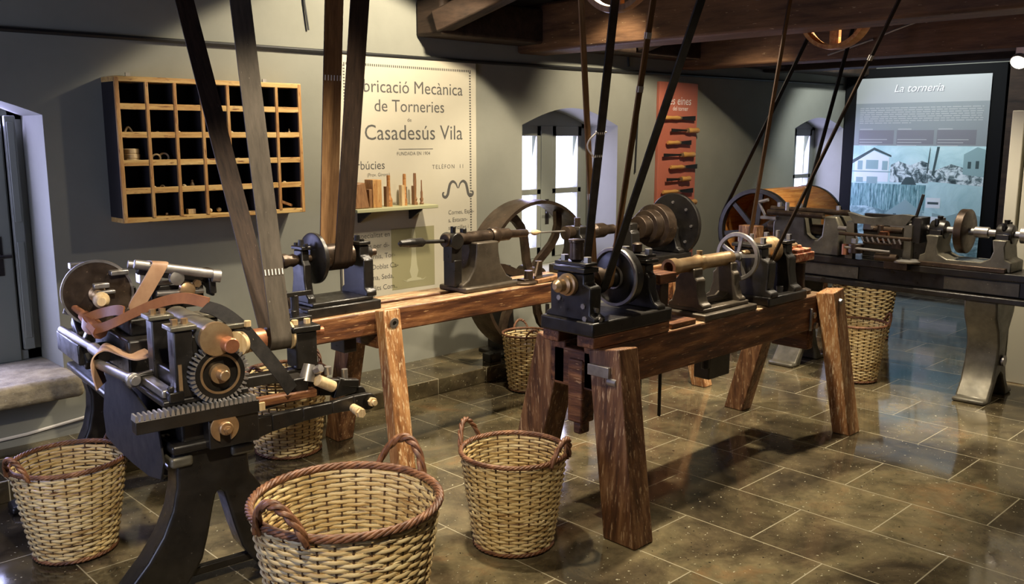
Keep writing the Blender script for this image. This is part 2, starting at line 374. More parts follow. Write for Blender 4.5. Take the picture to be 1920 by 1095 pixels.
def floor_material():
    m, nt, b = new_mat('polished stone tiles')
    tc = nt.nodes.new('ShaderNodeTexCoord'); mp = nt.nodes.new('ShaderNodeMapping')
    mp.inputs['Rotation'].default_value = (0, 0, R(90)); mp.inputs['Location'].default_value = (FLX, FLY, 0)
    nt.links.new(tc.outputs['Object'], mp.inputs[0])
    br = nt.nodes.new('ShaderNodeTexBrick')
    br.inputs['Scale'].default_value = 1.0; br.inputs['Brick Width'].default_value = 0.62; br.inputs['Row Height'].default_value = 0.408
    br.inputs['Mortar Size'].default_value = 0.0028; br.inputs['Mortar Smooth'].default_value = 0.2; br.offset = 0.5
    br.inputs['Color1'].default_value = (0.4, 0.4, 0.4, 1); br.inputs['Color2'].default_value = (1, 1, 1, 1); br.inputs['Bias'].default_value = 0
    nt.links.new(mp.outputs[0], br.inputs['Vector'])
    v = tc.outputs['Object']
    n1 = noise(nt, v, 1.7, 8, 0.65, 0.6); n2 = noise(nt, v, 6.0, 8, 0.7, 0.4)
    c = ramp(nt, [(0.32, (0.036, 0.029, 0.020)), (0.46, (0.105, 0.083, 0.048)), (0.58, (0.175, 0.145, 0.080)), (0.70, (0.22, 0.138, 0.066))]).outputs[0]
    nt.links.new(n1, c.node.inputs[0])
    c2 = ramp(nt, [(0.35, (0.55, 0.55, 0.55)), (0.65, (1.25, 1.2, 1.15))]).outputs[0]; nt.links.new(n2, c2.node.inputs[0])
    mu = nt.nodes.new('ShaderNodeMix'); mu.data_type = 'RGBA'; mu.blend_type = 'MULTIPLY'; mu.inputs[0].default_value = 1
    nt.links.new(c, mu.inputs[6]); nt.links.new(c2, mu.inputs[7])
    mu2 = nt.nodes.new('ShaderNodeMix'); mu2.data_type = 'RGBA'; mu2.blend_type = 'MULTIPLY'; mu2.inputs[0].default_value = 0.75
    nt.links.new(mu.outputs[2], mu2.inputs[6]); nt.links.new(br.outputs['Color'], mu2.inputs[7])
    sp = noise(nt, v, 58.0, 2, 0.5)
    col = mixc(nt, thr(nt, sp, 0.695, 0.715), mu2.outputs[2], (0.42, 0.39, 0.27))
    sp2 = noise(nt, v, 49.0, 2, 0.5)
    col = mixc(nt, thr(nt, sp2, 0.70, 0.72), col, (0.012, 0.011, 0.009))
    col = mixc(nt, br.outputs['Fac'], col, (0.34, 0.30, 0.20))
    nt.links.new(col, b.inputs['Base Color'])
    mr = nt.nodes.new('ShaderNodeMapRange'); mr.inputs[1].default_value = 0.3; mr.inputs[2].default_value = 0.75
    mr.inputs[3].default_value = 0.045; mr.inputs[4].default_value = 0.15
    nt.links.new(n2, mr.inputs[0]); nt.links.new(mr.outputs[0], b.inputs['Roughness'])
    b.inputs['Specular IOR Level'].default_value = 0.55
    bp = nt.nodes.new('ShaderNodeBump'); bp.inputs['Strength'].default_value = 0.25; bp.inputs['Distance'].default_value = 0.002
    bp.invert = True
    nt.links.new(br.outputs['Fac'], bp.inputs['Height']); nt.links.new(bp.outputs[0], b.inputs['Normal'])
    return m
FLX, FLY = 0.26, 0.184
M['floor'] = floor_material()
def glass_material():
    m, nt, b = new_mat('window glass')
    nt.nodes.remove(b)
    tr = nt.nodes.new('ShaderNodeBsdfTransparent'); gl = nt.nodes.new('ShaderNodeBsdfGlossy'); gl.inputs['Roughness'].default_value = 0.03
    mx = nt.nodes.new('ShaderNodeMixShader'); mx.inputs[0].default_value = 0.06
    tr.inputs[0].default_value = (0.94, 0.96, 0.97, 1)
    nt.links.new(tr.outputs[0], mx.inputs[1]); nt.links.new(gl.outputs[0], mx.inputs[2])
    nt.links.new(mx.outputs[0], nt.nodes['Material Output'].inputs['Surface'])
    return m
M['glass'] = glass_material()

def lettering(name, s, mat, parent, o, ex, ey, width=None, height=None, align='CENTER', depth=0.0008, shear=0.0, off=(0, 0, 0), space=1.0):
    """raised lettering: o is the foot point of the line (its middle, start or end), ex the reading direction, ey up"""
    cu = bpy.data.curves.new(name, 'FONT'); cu.body = s; cu.size = 1.0; cu.align_x = align; cu.shear = shear; cu.space_character = space
    cu.resolution_u = 3; cu.space_line = 1.15
    to = bpy.data.objects.new(name, cu); COL.objects.link(to)
    dg = bpy.context.evaluated_depsgraph_get()
    me = bpy.data.meshes.new_from_object(to.evaluated_get(dg))
    bpy.data.objects.remove(to)
    xs = [v.co.x for v in me.vertices]; ys = [v.co.y for v in me.vertices]
    k = width / (max(xs) - min(xs)) if width else height / 0.73
    ex, ey = Vector(ex), Vector(ey); ez = ex.cross(ey); o = Vector(o) - Vector(off)
    for v in me.vertices:
        v.co = o + ex * (v.co.x * k) + ey * (v.co.y * k) + ez * depth
    me.materials.clear(); me.materials.append(mat)
    ob = bpy.data.objects.new(name, me); COL.objects.link(ob); ob.parent = parent
    return ob

# ------------------------------------------------------------------ the room
W = 4.75                      # face of the window wall
XE, XL, YB, ZC = 9.78, -1.6, -2.2, 2.74
m = MB(); m.box(XL, XE + .3, YB, W + .6, -.2, 0)
struct('floor', m, M['floor'])
m = MB(); m.box(XL, XE, 4.285, W + .02, 0, .10)
struct('trim_1', m, M['floor'], bev=.004)            # low stone ledge along the window wall
WIN = [(0.52, 1.45, .45, 1.70, .11), (4.68, 5.76, .58, 1.68, .13), (8.58, 9.62, .58, 1.68, .11)]   # x0, x1, sill, springing, arch rise
m = MB(); x = XL; T = .46
for x0, x1, zs, zt, rise in WIN:
    m.box(x, x0, W, W + T, 0, ZC)
    m.box(x0, x1, W, W + T, 0, zs)
    n = 17; arch = [(x0 + (x1 - x0) * k / (n - 1), zt + rise * math.sin(PI * k / (n - 1))) for k in range(n)]
    m.prism(arch + [(x1, ZC), (x0, ZC)], (0, W + T, 0), (1, 0, 0), (0, 0, 1), T)
    x = x1
m.box(x, XE + .3, W, W + T, 0, ZC)
struct('wall_back', m, M['plaster'], ang=30)
m = MB(); m.box(XE, XE + .2, YB, W, 0, ZC); struct('wall_right', m, M['plaster'])
m = MB(); m.box(XL, XE, YB - .2, YB, 0, ZC); struct('wall_front', m, M['plaster'])
m = MB()
m.box(XL - .2, XL, YB, 1.8, 0, ZC); m.box(XL - .2, XL, 3.4, W, 0, ZC); m.box(XL - .2, XL, 1.8, 3.4, 0, .65); m.box(XL - .2, XL, 1.8, 3.4, 1.95, ZC)
struct('wall_left', m, M['plaster'])
m = MB(); m.box(XL, XE, YB, W, ZC, ZC + .06)
x = XL
while x < XE:                                        # boards
    m.box(x + .004, x + .196, YB, W, ZC - .025, ZC); x += .2
struct('ceiling', m, M['dark_timber'])
# windows: a painted casement of two leaves with two panes each
for i, (x0, x1, zs, zt, rise) in enumerate(WIN):
    y = W + .33; xm = (x0 + x1) / 2 + (.30, .055, 0)[i]
    m = MB(); f = .07
    top = zt + rise
    m.box(x0, x0 + f, y, y + .07, zs, top); m.box(x1 - f, x1, y, y + .07, zs, top); m.box(x0, x1, y, y + .07, zs, zs + .06); m.box(x0, x1, y, y + .07, zt - .02, top)
    m.box(xm - .065, xm + .065, y - .01, y + .06, zs, zt)
    for a, c in ((x0 + f, xm - .065), (xm + .065, x1 - f)):
        m.box(a, a + .045, y - .005, y + .055, zs + .05, zt); m.box(c - .045, c, y - .005, y + .055, zs + .05, zt)
        m.box(a, c, y - .005, y + .055, zs + .05, zs + .14); m.box(a, c, y - .005, y + .055, zt - .08, zt)
        m.box(a, c, y - .005, y + .055, 1.14, 1.185)
    wf = struct('window_%d' % (i + 1), m, M['win_frame'], bev=.004)
    g = MB()
    for a, c in ((x0 + f, xm - .065), (xm + .065, x1 - f)): g.box(a + .03, c - .03, y + .022, y + .028, zs + .1, zt - .05)
    struct('glazing', g, M['glass'], parent=wf)
    if i == 0:
        sm = MB(); sm.box(1.36, x1 - f + .03, y - .04, y - .008, zs + .06, zt)
        for k_ in range(2): sm.box(1.366, x1 - f + .02, y - .048, y - .04, zs + .12 + .6 * k_, zs + .62 + .6 * k_)
        struct('shutter', sm, M['win_frame'], parent=wf, bev=.004)
    h = MB(); h.cyl((xm, y - .01, 1.0), (xm, y - .05, 1.0), .012); h.cyl((xm - .05, y - .05, 1.0), (xm + .05, y - .05, 1.0), .009); h.box(xm - .02, xm + .02, y - .014, y - .008, .9, 1.1)
    struct('window_handle', h, M['iron'], parent=wf)
m = MB(); m.box(.35, 1.475, W - .22, W + .325, .345, .453)
rough = random.Random(5)
struct('trim_2', m, M['stone'], bev=.03, seg=3)      # worn stone sill of the first window
# roof timbers
m = MB(); m.box(4.62, 4.90, YB, W - .002, 2.175, 2.5); struct('ceiling_beam_1', m, M['tie_timber'], bev=.02)
for k, (a, c, z) in enumerate(((6.5, 6.75, 2.16), (7.9, 8.15, 2.2), (2.2, 2.42, 2.52))):
    m = MB(); m.box(a, c, YB, W - .002, z, z + .26); struct('ceiling_beam_%d' % (k + 2), m, M['tie_timber'] if k == 0 else M['dark_timber'], bev=.015)
m = MB(); m.box(3.72, XE, W - .26, W - .003, 2.225, 2.46); struct('ceiling_beam_5', m, M['dark_timber'], bev=.02)   # wall plate
m = MB()
for k in range(9):
    xx = .9 + k * 1.02
    m = MB(); m.box(xx, xx + .13, YB, W - .002, 2.57, 2.72)
    if not any(abs(xx + .06 - q) < .22 for q in (2.31, 4.76, 6.6, 8.0)): struct('rafter_beam_%d' % (k + 1), m, M['dark_timber'], bev=.008)
for k, (p, q) in enumerate((((4.05, 3.3, 2.71), (3.75, 4.55, 2.3)), ((5.9, 3.2, 2.71), (5.7, 4.5, 2.3)))):
    m = MB(); m.bar(p, q, .12, .14); struct('brace_beam_%d' % (k + 1), m, M['dark_timber'], bev=.01)
# line shaft hangers and thin rods under the roof
m = MB(); m.tube([(-1.4, W - .02, 2.08), (1.25, W - .02, 2.085), (4.0, W - .02, 2.095), (9.5, W - .02, 2.14)], .012, 8)
single('wall_rail', m, M['black_cable'], 'long thin black rail running along the plaster wall above the pigeonholes and boards', 'rail')
def cable(pts, label, r=.006, mat='black_cable', group=None):
    mm = MB(); mm.tube(pts, r, 6); single('cable', mm, M[mat], label, 'cable', group=group)
cable([(2.90, W - .012, 2.52), (2.905, W - .012, 2.36), (2.925, W - .014, 2.205)], 'short black cable end hanging on the plaster above the printed board')
cable([(6.02, W - .012, 2.108), (6.0, W - .012, 1.7), (5.98, W - .012, 1.3)], 'thin black cable dropping from the wall rail beside the arched window')
cable([(5.86, W - .012, 2.225), (5.87, W - .012, 2.15)], 'short black cable stub under the wall plate between two window belts', .009)
cable([(.4, W - .012, .16), (.9, W - .012, .145), (1.25, W - .012, .155), (1.62, W - .012, .19)], 'pale cable running low along the wall under the stone sill', .008, 'wire')
def rod(p, q, label):
    mm = MB(); mm.cyl(p, q, .008, n=8); single('conduit', mm, M['steel'], label, 'conduit')
rod((6.48, 1.95, 2.60), (6.46, 2.95, 2.30), 'pale slanted rod under the dark roof beside the spot lamp')
rod((6.49, 3.02, 2.28), (6.47, 3.35, 2.19), 'short pale slanted rod beside the roof pulley')
rod((3.55, 3.3, 2.56), (3.9, 3.55, 2.44), 'short pale conduit under the roof above the printed board')

# ------------------------------------------------------------------ pigeonhole rack
PX0, PX1, PZ0, PZ1, PD = 1.735, 2.765, 1.17, 1.885, .17
th = Thing('pigeonhole_rack', 'wooden pigeonhole rack of thirty-five compartments hung on the plaster wall', 'rack', (2.25, W, 1.17))
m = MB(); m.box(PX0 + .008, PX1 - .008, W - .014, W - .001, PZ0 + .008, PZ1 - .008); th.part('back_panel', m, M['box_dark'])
yf = W - PD
cx = [PX0 + .012 + (PX1 - PX0 - .024) * k / 7 for k in range(8)]
cz = [PZ0 + .012 + (PZ1 - PZ0 - .024) * k / 5 for k in range(6)]
m = MB(); m.box(PX0, PX1, yf, W - .001, PZ1 - .022, PZ1 + .004); th.part('top_board', m, M['pine'], bev=.003)
m = MB(); m.box(PX0, PX1, yf, W - .001, PZ0, PZ0 + .024); th.part('bottom_board', m, M['pine'], bev=.003)
for a in (PX0, PX1 - .022):
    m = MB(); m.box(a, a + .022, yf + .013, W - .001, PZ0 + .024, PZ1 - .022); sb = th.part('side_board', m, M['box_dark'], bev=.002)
    e = MB(); e.box(a, a + .022, yf - .001, yf + .013, PZ0, PZ1); th.part('front_edge', e, M['pine_z'], parent=sb, bev=.003)
for k in range(1, 5):
    m = MB(); m.box(PX0 + .02, PX1 - .02, yf + .004, W - .014, cz[k] - .004, cz[k] + .004)
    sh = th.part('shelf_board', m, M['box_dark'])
    e = MB(); e.box(PX0 + .02, PX1 - .02, yf, yf + .012, cz[k] - .006, cz[k] + .024); th.part('front_lip', e, M['pine'], parent=sh, bev=.002)
for k in range(1, 7):
    m = MB(); m.box(cx[k] - .004, cx[k] + .004, yf + .004, W - .014, PZ0 + .02, PZ1 - .02)
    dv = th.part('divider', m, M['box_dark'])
    e = MB(); e.box(cx[k] - .0085, cx[k] + .0085, yf - .003, yf + .012, PZ0 + .02, PZ1 - .02); th.part('front_edge', e, M['pine_z'], parent=dv, bev=.002)
for a in (1.86, 2.62):
    m = MB(); m.box(a - .012, a + .012, W - .03, W - .02, PZ1, PZ1 + .03); th.part('hanging_lug', m, M['steel'])
ORD = ['first', 'second', 'third', 'fourth', 'fifth', 'sixth', 'seventh']
rr = random.Random(11)
def small_piece(row, col, kind, fx=.5, sz=1.0, note=''):
    """row from the top, col from the window side of the entrance; the piece stands on its compartment's floor"""
    x = cx[col] + (cx[col + 1] - cx[col]) * fx; z = cz[4 - row] + (.006 if row < 4 else .013); y = yf + .052
    b = MB(); s = sz
    if kind == 'finial': prof = [(.008, 0), (.012, .004), (.007, .010), (.012, .02), (.008, .03), (.004, .037), (.006, .042), (.002, .048)]; b.rev([(r * s, h * s) for r, h in prof], (x, y, z), (0, 0, 1), 14)
    elif kind == 'bead': b.rev([(.004 * s, 0), (.012 * s, .005 * s), (.015 * s, .014 * s), (.012 * s, .023 * s), (.004 * s, .028 * s)], (x, y, z), (0, 0, 1), 14)
    elif kind == 'disc': b.rev([(.036 * s, 0), (.04 * s, .004), (.04 * s, .018), (.035 * s, .022)], (x, y, z), (0, 0, 1), 22)
    elif kind == 'block': b.box(x - .02 * s, x + .02 * s, y - .015, y + .015, z, z + .026 * s)
    elif kind == 'spindle': b.rev([(.006 * s, 0), (.008 * s, .01), (.005 * s, .03 * s), (.009 * s, .05 * s), (.004 * s, .07 * s)], (x - .035 * s, y, z + .009 * s), (1, .1, 0), 12)
    elif kind == 'hook': b.tube([(x - .024 + .05 * t, y, z + .007 + .042 * math.sin(PI * min(1, t * 1.15)) * (1 - .5 * t)) for t in [k / 10 for k in range(11)]], .006, 8)
    elif kind == 'stick': b.bar((x - .045, y, z + .04), (x + .03, y + .01, z + .012), .02, .014)
    elif kind == 'ring':
        b.rev([(.016 * s, -.006), (.024 * s, -.004), (.024 * s, .004), (.016 * s, .006)], (x, y, z + .024 * s), (.3, 1, 0), 18, cap=False, closed=True)
    names = dict(finial='turned_finial', bead='turned_bead', disc='turned_disc', block='wooden_block', spindle='turned_spindle', hook='bent_hook', stick='wooden_stick', ring='turned_ring')
    words = dict(finial='small turned finial', bead='small turned bead', disc='round turned wooden disc', block='small wooden block', spindle='small turned spindle lying down', hook='pale bent hook', stick='dark slanted stick', ring='small turned ring')
    lab = '%s%s in the %s row, %s column of the pigeonhole rack' % (note, words[kind], ORD[row], ORD[col])
    single(names[kind], b, M['turned_dark'] if kind in ('stick',) else M['turned'], lab, names[kind].split('_')[1], (x, y, z), 'turned samples in the pigeonhole rack')
    return x, y, z
for a in [(0, 2, 'spindle'), (0, 4, 'spindle', .45), (0, 5, 'bead', .7, .6), (0, 6, 'bead', .3, .7),
          (1, 0, 'hook', .45), (1, 0, 'bead', .8, .6), (1, 1, 'bead', .45, .8), (1, 2, 'bead', .2, .9), (1, 2, 'spindle', .55, .9), (1, 3, 'bead', .2, .7),
          (1, 4, 'bead', .25, .9), (1, 4, 'spindle', .6, .8), (1, 5, 'ring', .45, .7), (1, 6, 'finial', .7, .8),
          (2, 1, 'ring', .35, 1.0), (2, 1, 'ring', .62, 1.1, 'larger '), (2, 3, 'bead', .2, .8), (2, 4, 'spindle', .4, 1.1), (2, 5, 'bead', .75, .7), (2, 6, 'spindle', .5, .9),
          (3, 1, 'bead', .2, .8), (3, 1, 'ring', .5, .55), (3, 2, 'bead', .3, .9), (3, 2, 'finial', .62, 1.0), (3, 4, 'bead', .4, .9), (3, 5, 'bead', .65, .9), (3, 6, 'bead', .4, .8),
          (4, 1, 'bead', .6, .5), (4, 2, 'block', .5), (4, 3, 'bead', .25, .8), (4, 3, 'bead', .6, .9, 'second '), (4, 4, 'bead', .4, .8), (4, 6, 'stick', .5)]:
    small_piece(*a)
x, y, z = cx[0] + .068, yf + .070, cz[2] + .005
for k, (rad_, nm) in enumerate(((.050, 'lowest'), (.048, 'middle'), (.046, 'topmost'))):
    b = MB(); b.rev([(rad_ - .003, 0), (rad_, .003), (rad_, .021), (rad_ - .004, .0245)], (x, y, z + .025 * k), (0, 0, 1), 26)
    single('turned_disc', b, M['turned'], '%s round wooden disc of the stack in the third row of the pigeonhole rack' % nm, 'disc', (x, y, z + .025 * k), 'turned samples in the pigeonhole rack')

# ------------------------------------------------------------------ printed board with its shelf of samples
BX0, BX1, BZ0, BZ1 = 3.10, 4.215, .47, 2.085
yb = W - .022
th = Thing('printed_board', 'tall cream printed board advertising a wood turning works, with a shelf across its middle', 'sign', (3.66, W, .47))
m = MB(); m.box(BX0, BX1, yb, W - .001, BZ0, BZ1); th.part('board_panel', m, M['board'], bev=.002)
o = th.off; xc = 3.64
def tx(s, x, z, width=None, height=None, align='CENTER', name='lettering', **k):
    return lettering(name, s, M['ink'], th.e, (x, yb, z), (1, 0, 0), (0, 0, 1), width, height, align, off=o, **k)
tx('Fabricació Mecànica', xc, 1.868, width=.90)
tx('de Torneries', xc + .01, 1.752, width=.56)
tx('de', xc, 1.69, height=.026)
tx('A. Casadesús Vila', xc - .03, 1.577, width=.96)
tx('FUNDADA EN 1904', xc + .03, 1.478, width=.27)
tx('Arbúcies', 3.17, 1.395, height=.055, align='LEFT')
tx('(Prov. Girona)', 3.30, 1.35, height=.022, align='LEFT')
tx('TELÈFON  11', 4.10, 1.385, width=.27, align='RIGHT', space=1.3)
m = MB(); m.box(xc - .09, xc + .19, yb - .001, yb, 1.515, 1.519)
k = 0
xx = BX0 + .05                                       # dotted border
while xx < BX1 - .05: m.box(xx, xx + .008, yb - .001, yb, BZ1 - .062, BZ1 - .047); xx += .016
zz = BZ0 + .05
while zz < BZ1 - .06:
    m.box(BX1 - .062, BX1 - .048, yb - .001, yb, zz, zz + .009); m.box(BX0 + .045, BX0 + .058, yb - .001, yb, zz, zz + .009); zz += .018
th.part('dotted_border', m, M['ink'])
m = MB()
for fl in (1, -1):
    pts = [(v.x, v.y) for v in smooth([(4.045 + fl * a, 1.215 + b, 0) for a, b in ((.004, .035), (.020, .068), (.046, .082), (.070, .066), (.082, .032), (.092, -.004), (.112, -.022), (.132, -.012), (.134, .006), (.122, .010))], 5)]
    n = len(pts); q = []
    for i, (a, b) in enumerate(pts):
        p1, p2 = pts[max(0, i - 1)], pts[min(n - 1, i + 1)]; L = math.hypot(p2[0] - p1[0], p2[1] - p1[1]); nx, nz = -(p2[1] - p1[1]) / L, (p2[0] - p1[0]) / L
        hw = .004 + .007 * math.sin(PI * i / (n - 1)); q.append(((a + nx * hw, yb - .0008, b + nz * hw), (a - nx * hw, yb - .0008, b - nz * hw)))
    m.add([p for pr2 in q for p in pr2], [(2 * i, 2 * i + 1, 2 * i + 3, 2 * i + 2) for i in range(n - 1)])
th.part('scroll_ornament', m, M['ink'])
for k, ln in enumerate(('Especialitat en', 'mitges per di-', 'bo, Tornis, Tor-', 'ners i Doblat Ca-', 'nti, Llana, Seda,', 'Joies, Llits Com.,', 'ris de Pany')):
    tx(ln, 3.20, .965 - k * .068, height=.034, align='LEFT')
for k, ln in enumerate(('Cornes, Espe-', 's, Estacan-', 's senzilles i', 'de maons/dos', 'amb ornades es-')):
    tx(ln, 3.955, 1.075 - k * .052, height=.030, align='LEFT')
for k, (ln, hh) in enumerate((('representant', .026), ('A. Casal', .036), ('Gros Catalans', .028), ('Barcelona', .030))):
    tx(ln, 3.955, .775 - k * .057, height=hh, align='LEFT')
m = MB(); m.box(3.475, 3.83, yb - .0008, yb, .61, 1.01); pr_ = th.part('engraving', m, M['khaki'])
m = MB()
col_prof = [(.062, .655), (.058, .668), (.022, .678), (.030, .70), (.036, .72), (.026, .76), (.020, .82), (.018, .87), (.022, .885), (.014, .90), (.020, .93), (.016, .97), (.008, 1.0)]
for sgn in (1,):
    pts = [(3.655 + r, z) for r, z in col_prof] + [(3.655 - r, z) for r, z in reversed(col_prof)]
    m.prism(pts, (0, yb - .0008, 0), (1, 0, 0), (0, 0, 1), .0008)
m.prism([(3.56, .668), (3.60, .66), (3.66, .668), (3.73, .66), (3.76, .672), (3.73, .654), (3.66, .66), (3.60, .652)], (0, yb - .0010, 0), (1, 0, 0), (0, 0, 1), .0008)
th.part('turned_column_print', m, M['khaki_pale'], parent=pr_)
m = MB()
for k in range(7): m.rev([(.001, 0), (.026, 0), (.026, .0008), (.001, .0008)], (3.2 + k * .148, yb, .50), (0, -1, 0), 18)
th.part('rosette_print', m, M['khaki'])
# glass shelf and the samples on it
ZS = 1.143
th = Thing('display_shelf', 'narrow olive shelf fixed across the printed board, holding turning samples', 'shelf', (3.5, yb, ZS))
m = MB(); m.box(3.10, 3.725, W - .20, yb - .001, ZS, ZS + .022); th.part('shelf_board', m, M['shelf'], bev=.003)
for xx in (3.22, 3.62):
    m = MB(); m.prism([(0, 0), (-.13, 0), (-.13, -.012), (-.012, -.075), (0, -.075)], (xx, yb - .001, ZS), (0, 1, 0), (0, 0, 1), .012); th.part('bracket', m, M['iron'])
zt_ = ZS + .022
def sample(name, prof, x, mat, label, y=W - .11, n=20):
    b = MB(); b.rev(prof, (x, y, zt_), (0, 0, 1), n); single(name, b, M[mat], label, 'sample', (x, y, zt_), 'turning samples on the display shelf')
b = MB(); b.add([(3.145, W - .16, zt_), (3.275, W - .16, zt_), (3.275, W - .05, zt_), (3.145, W - .05, zt_), (3.17, W - .145, zt_ + .20), (3.25, W - .145, zt_ + .205), (3.25, W - .06, zt_ + .205), (3.17, W - .06, zt_ + .20)],
                   [(0, 3, 2, 1), (4, 5, 6, 7), (0, 1, 5, 4), (1, 2, 6, 5), (2, 3, 7, 6), (3, 0, 4, 7)])
single('log_wedge', b, M['turned_dark'], 'brown tapered log wedge with bark foot on the display shelf', 'sample', (3.235, W - .1, zt_), 'turning samples on the display shelf', bev=.008)
b = MB(); b.box(3.325, 3.405, W - .15, W - .06, zt_, zt_ + .225); single('wood_billet', b, M['pine_z'], 'yellow squared wood billet beside the tapered log wedge', 'sample', (3.365, W - .1, zt_), 'turning samples on the display shelf', bev=.003)
b = MB(); b.box(3.295, 3.322, W - .14, W - .10, zt_, zt_ + .15); single('wood_billet', b, M['turned_dark'], 'low brown stick standing against the yellow squared billet', 'sample', (3.31, W - .12, zt_), 'turning samples on the display shelf', bev=.003)
sample('turned_spindle', [(.026, 0), (.026, .06), (.018, .075), (.014, .11), (.012, .20), (.013, .255)], 3.515, 'drum', 'first slim turned leg on the shelf, with orange foot')
b = MB(); b.box(3.475, 3.498, W - .13, W - .10, zt_, zt_ + .165); single('wood_strip', b, M['turned_dark'], 'grey brown strip standing beside the first slim turned leg', 'sample', (3.487, W - .12, zt_), 'turning samples on the display shelf')
sample('turned_spindle', [(.019, 0), (.019, .05), (.013, .06), (.012, .24), (.010, .262)], 3.68, 'drum', 'tall reddish turned leg in the middle of the shelf', n=16)
b = MB(); b.box(3.632, 3.66, W - .13, W - .10, zt_, zt_ + .17); single('wood_strip', b, M['turned'], 'orange strip beside the tall reddish turned leg', 'sample', (3.645, W - .12, zt_), 'turning samples on the display shelf')
sample('turned_spindle', [(.020, 0), (.020, .02), (.012, .03), (.018, .05), (.010, .07), (.012, .20), (.010, .265)], 3.79, 'turned_dark', 'tallest turned leg near the free end of the shelf, dark ringed foot', n=16)
b = MB(); b.box(3.764, 3.778, W - .13, W - .10, zt_, zt_ + .16); single('wood_strip', b, M['turned_dark'], 'thin brown strip behind the dark ringed turned leg', 'sample', (3.772, W - .12, zt_), 'turning samples on the display shelf')
sample('turned_spindle', [(.014, 0), (.016, .012), (.010, .022), (.014, .045), (.008, .06), (.009, .10), (.005, .12), (.004, .205)], 3.862, 'turned_dark', 'short thin dark spindle at the very end of the shelf', n=16)
for k in range(4):
    b = MB(); b.cyl((3.717 + .012 * k, W - .06, zt_), (3.717 + .012 * k, W - .06, zt_ + (.15, .19, .16, .15)[k]), .0035, n=8)
    single('thin_dowel', b, M['steel'], '%s of four thin grey dowels between the tall turned legs on the shelf' % ('first', 'second', 'third', 'fourth')[k], 'sample', (3.717 + .012 * k, W - .06, zt_), 'turning samples on the display shelf')

for ob in list(COL.objects):                         # samples stand closer together and a little lower
    if ob.get('group') == 'turning samples on the display shelf':
        ob.location.x = 3.12 + (ob.location.x - 3.145) * .753; ob.scale = (.82, 1, .76)

# ------------------------------------------------------------------ red tool board
th = Thing('tool_board', 'tall brick red board with white title and rows of turning tools', 'sign', (6.53, W, .2))
m = MB(); m.box(6.26, 6.81, W - .03, W - .001, .12, 2.05); th.part('board_panel', m, M['red_board'], bev=.002)
lettering('title_lettering', 'Les eines', M['white'], th.e, (6.53, W - .03, 1.865), (1, 0, 0), (0, 0, 1), width=.36, shear=.12, off=th.off)
lettering('small_lettering', 'del torner', M['white'], th.e, (6.56, W - .03, 1.815), (1, 0, 0), (0, 0, 1), width=.22, off=th.off)
for k in range(13):
    z = 1.752 - k * .104; fl = k in (1, 3, 5, 7, 10, 12)
    lx = .44 - .05 * (k % 3); x0 = 6.30 + .05 * ((k * 2) % 3); y = W - .062
    t = Thing('turning_tool', '%s turning tool from the top of the red tool board, %s' % (('first', 'second', 'third', 'fourth', 'fifth', 'sixth', 'seventh', 'eighth', 'ninth', 'tenth', 'eleventh', 'twelfth', 'thirteenth')[k], 'blade first' if fl else 'handle first'), 'tool', (x0, y, z), 0, 'turning tools on the red board')
    hl = lx * (.42 if k % 2 else .5); hx0, hx1, bx0, bx1 = (x0, x0 + hl, x0 + hl, x0 + lx) if not fl else (x0 + lx, x0 + lx - hl, x0 + lx - hl, x0)
    d = 1 if hx1 > hx0 else -1; rh = .019 + .006 * (k % 2)
    m = MB(); m.rev([(rh * .7, 0), (rh, .015), (rh * .8, hl * .5), (rh, hl * .8), (rh * .6, hl)], (hx0, y, z), (d, 0, 0), 14); t.part('handle', m, M['tool_handle'])
    m = MB(); wv = .018 + .008 * ((k + 1) % 2); m.bar((bx0, y, z), (bx1, y, z), .008, wv * .8, .006, wv * 1.6); t.part('blade', m, M['iron'], bev=.001)
    m = MB(); m.rev([(rh * .75, 0), (rh * .75, .02)], (hx1 - d * .012, y, z), (d, 0, 0), 14); t.part('ferrule', m, M['brass'])
    m = MB(); m.box(x0 + lx * .3, x0 + lx * .3 + .008, y, W - .03, z - .006, z + .006); m.box(x0 + lx * .75, x0 + lx * .75 + .008, y, W - .03, z - .006, z + .006); t.part('hanger', m, M['iron'])

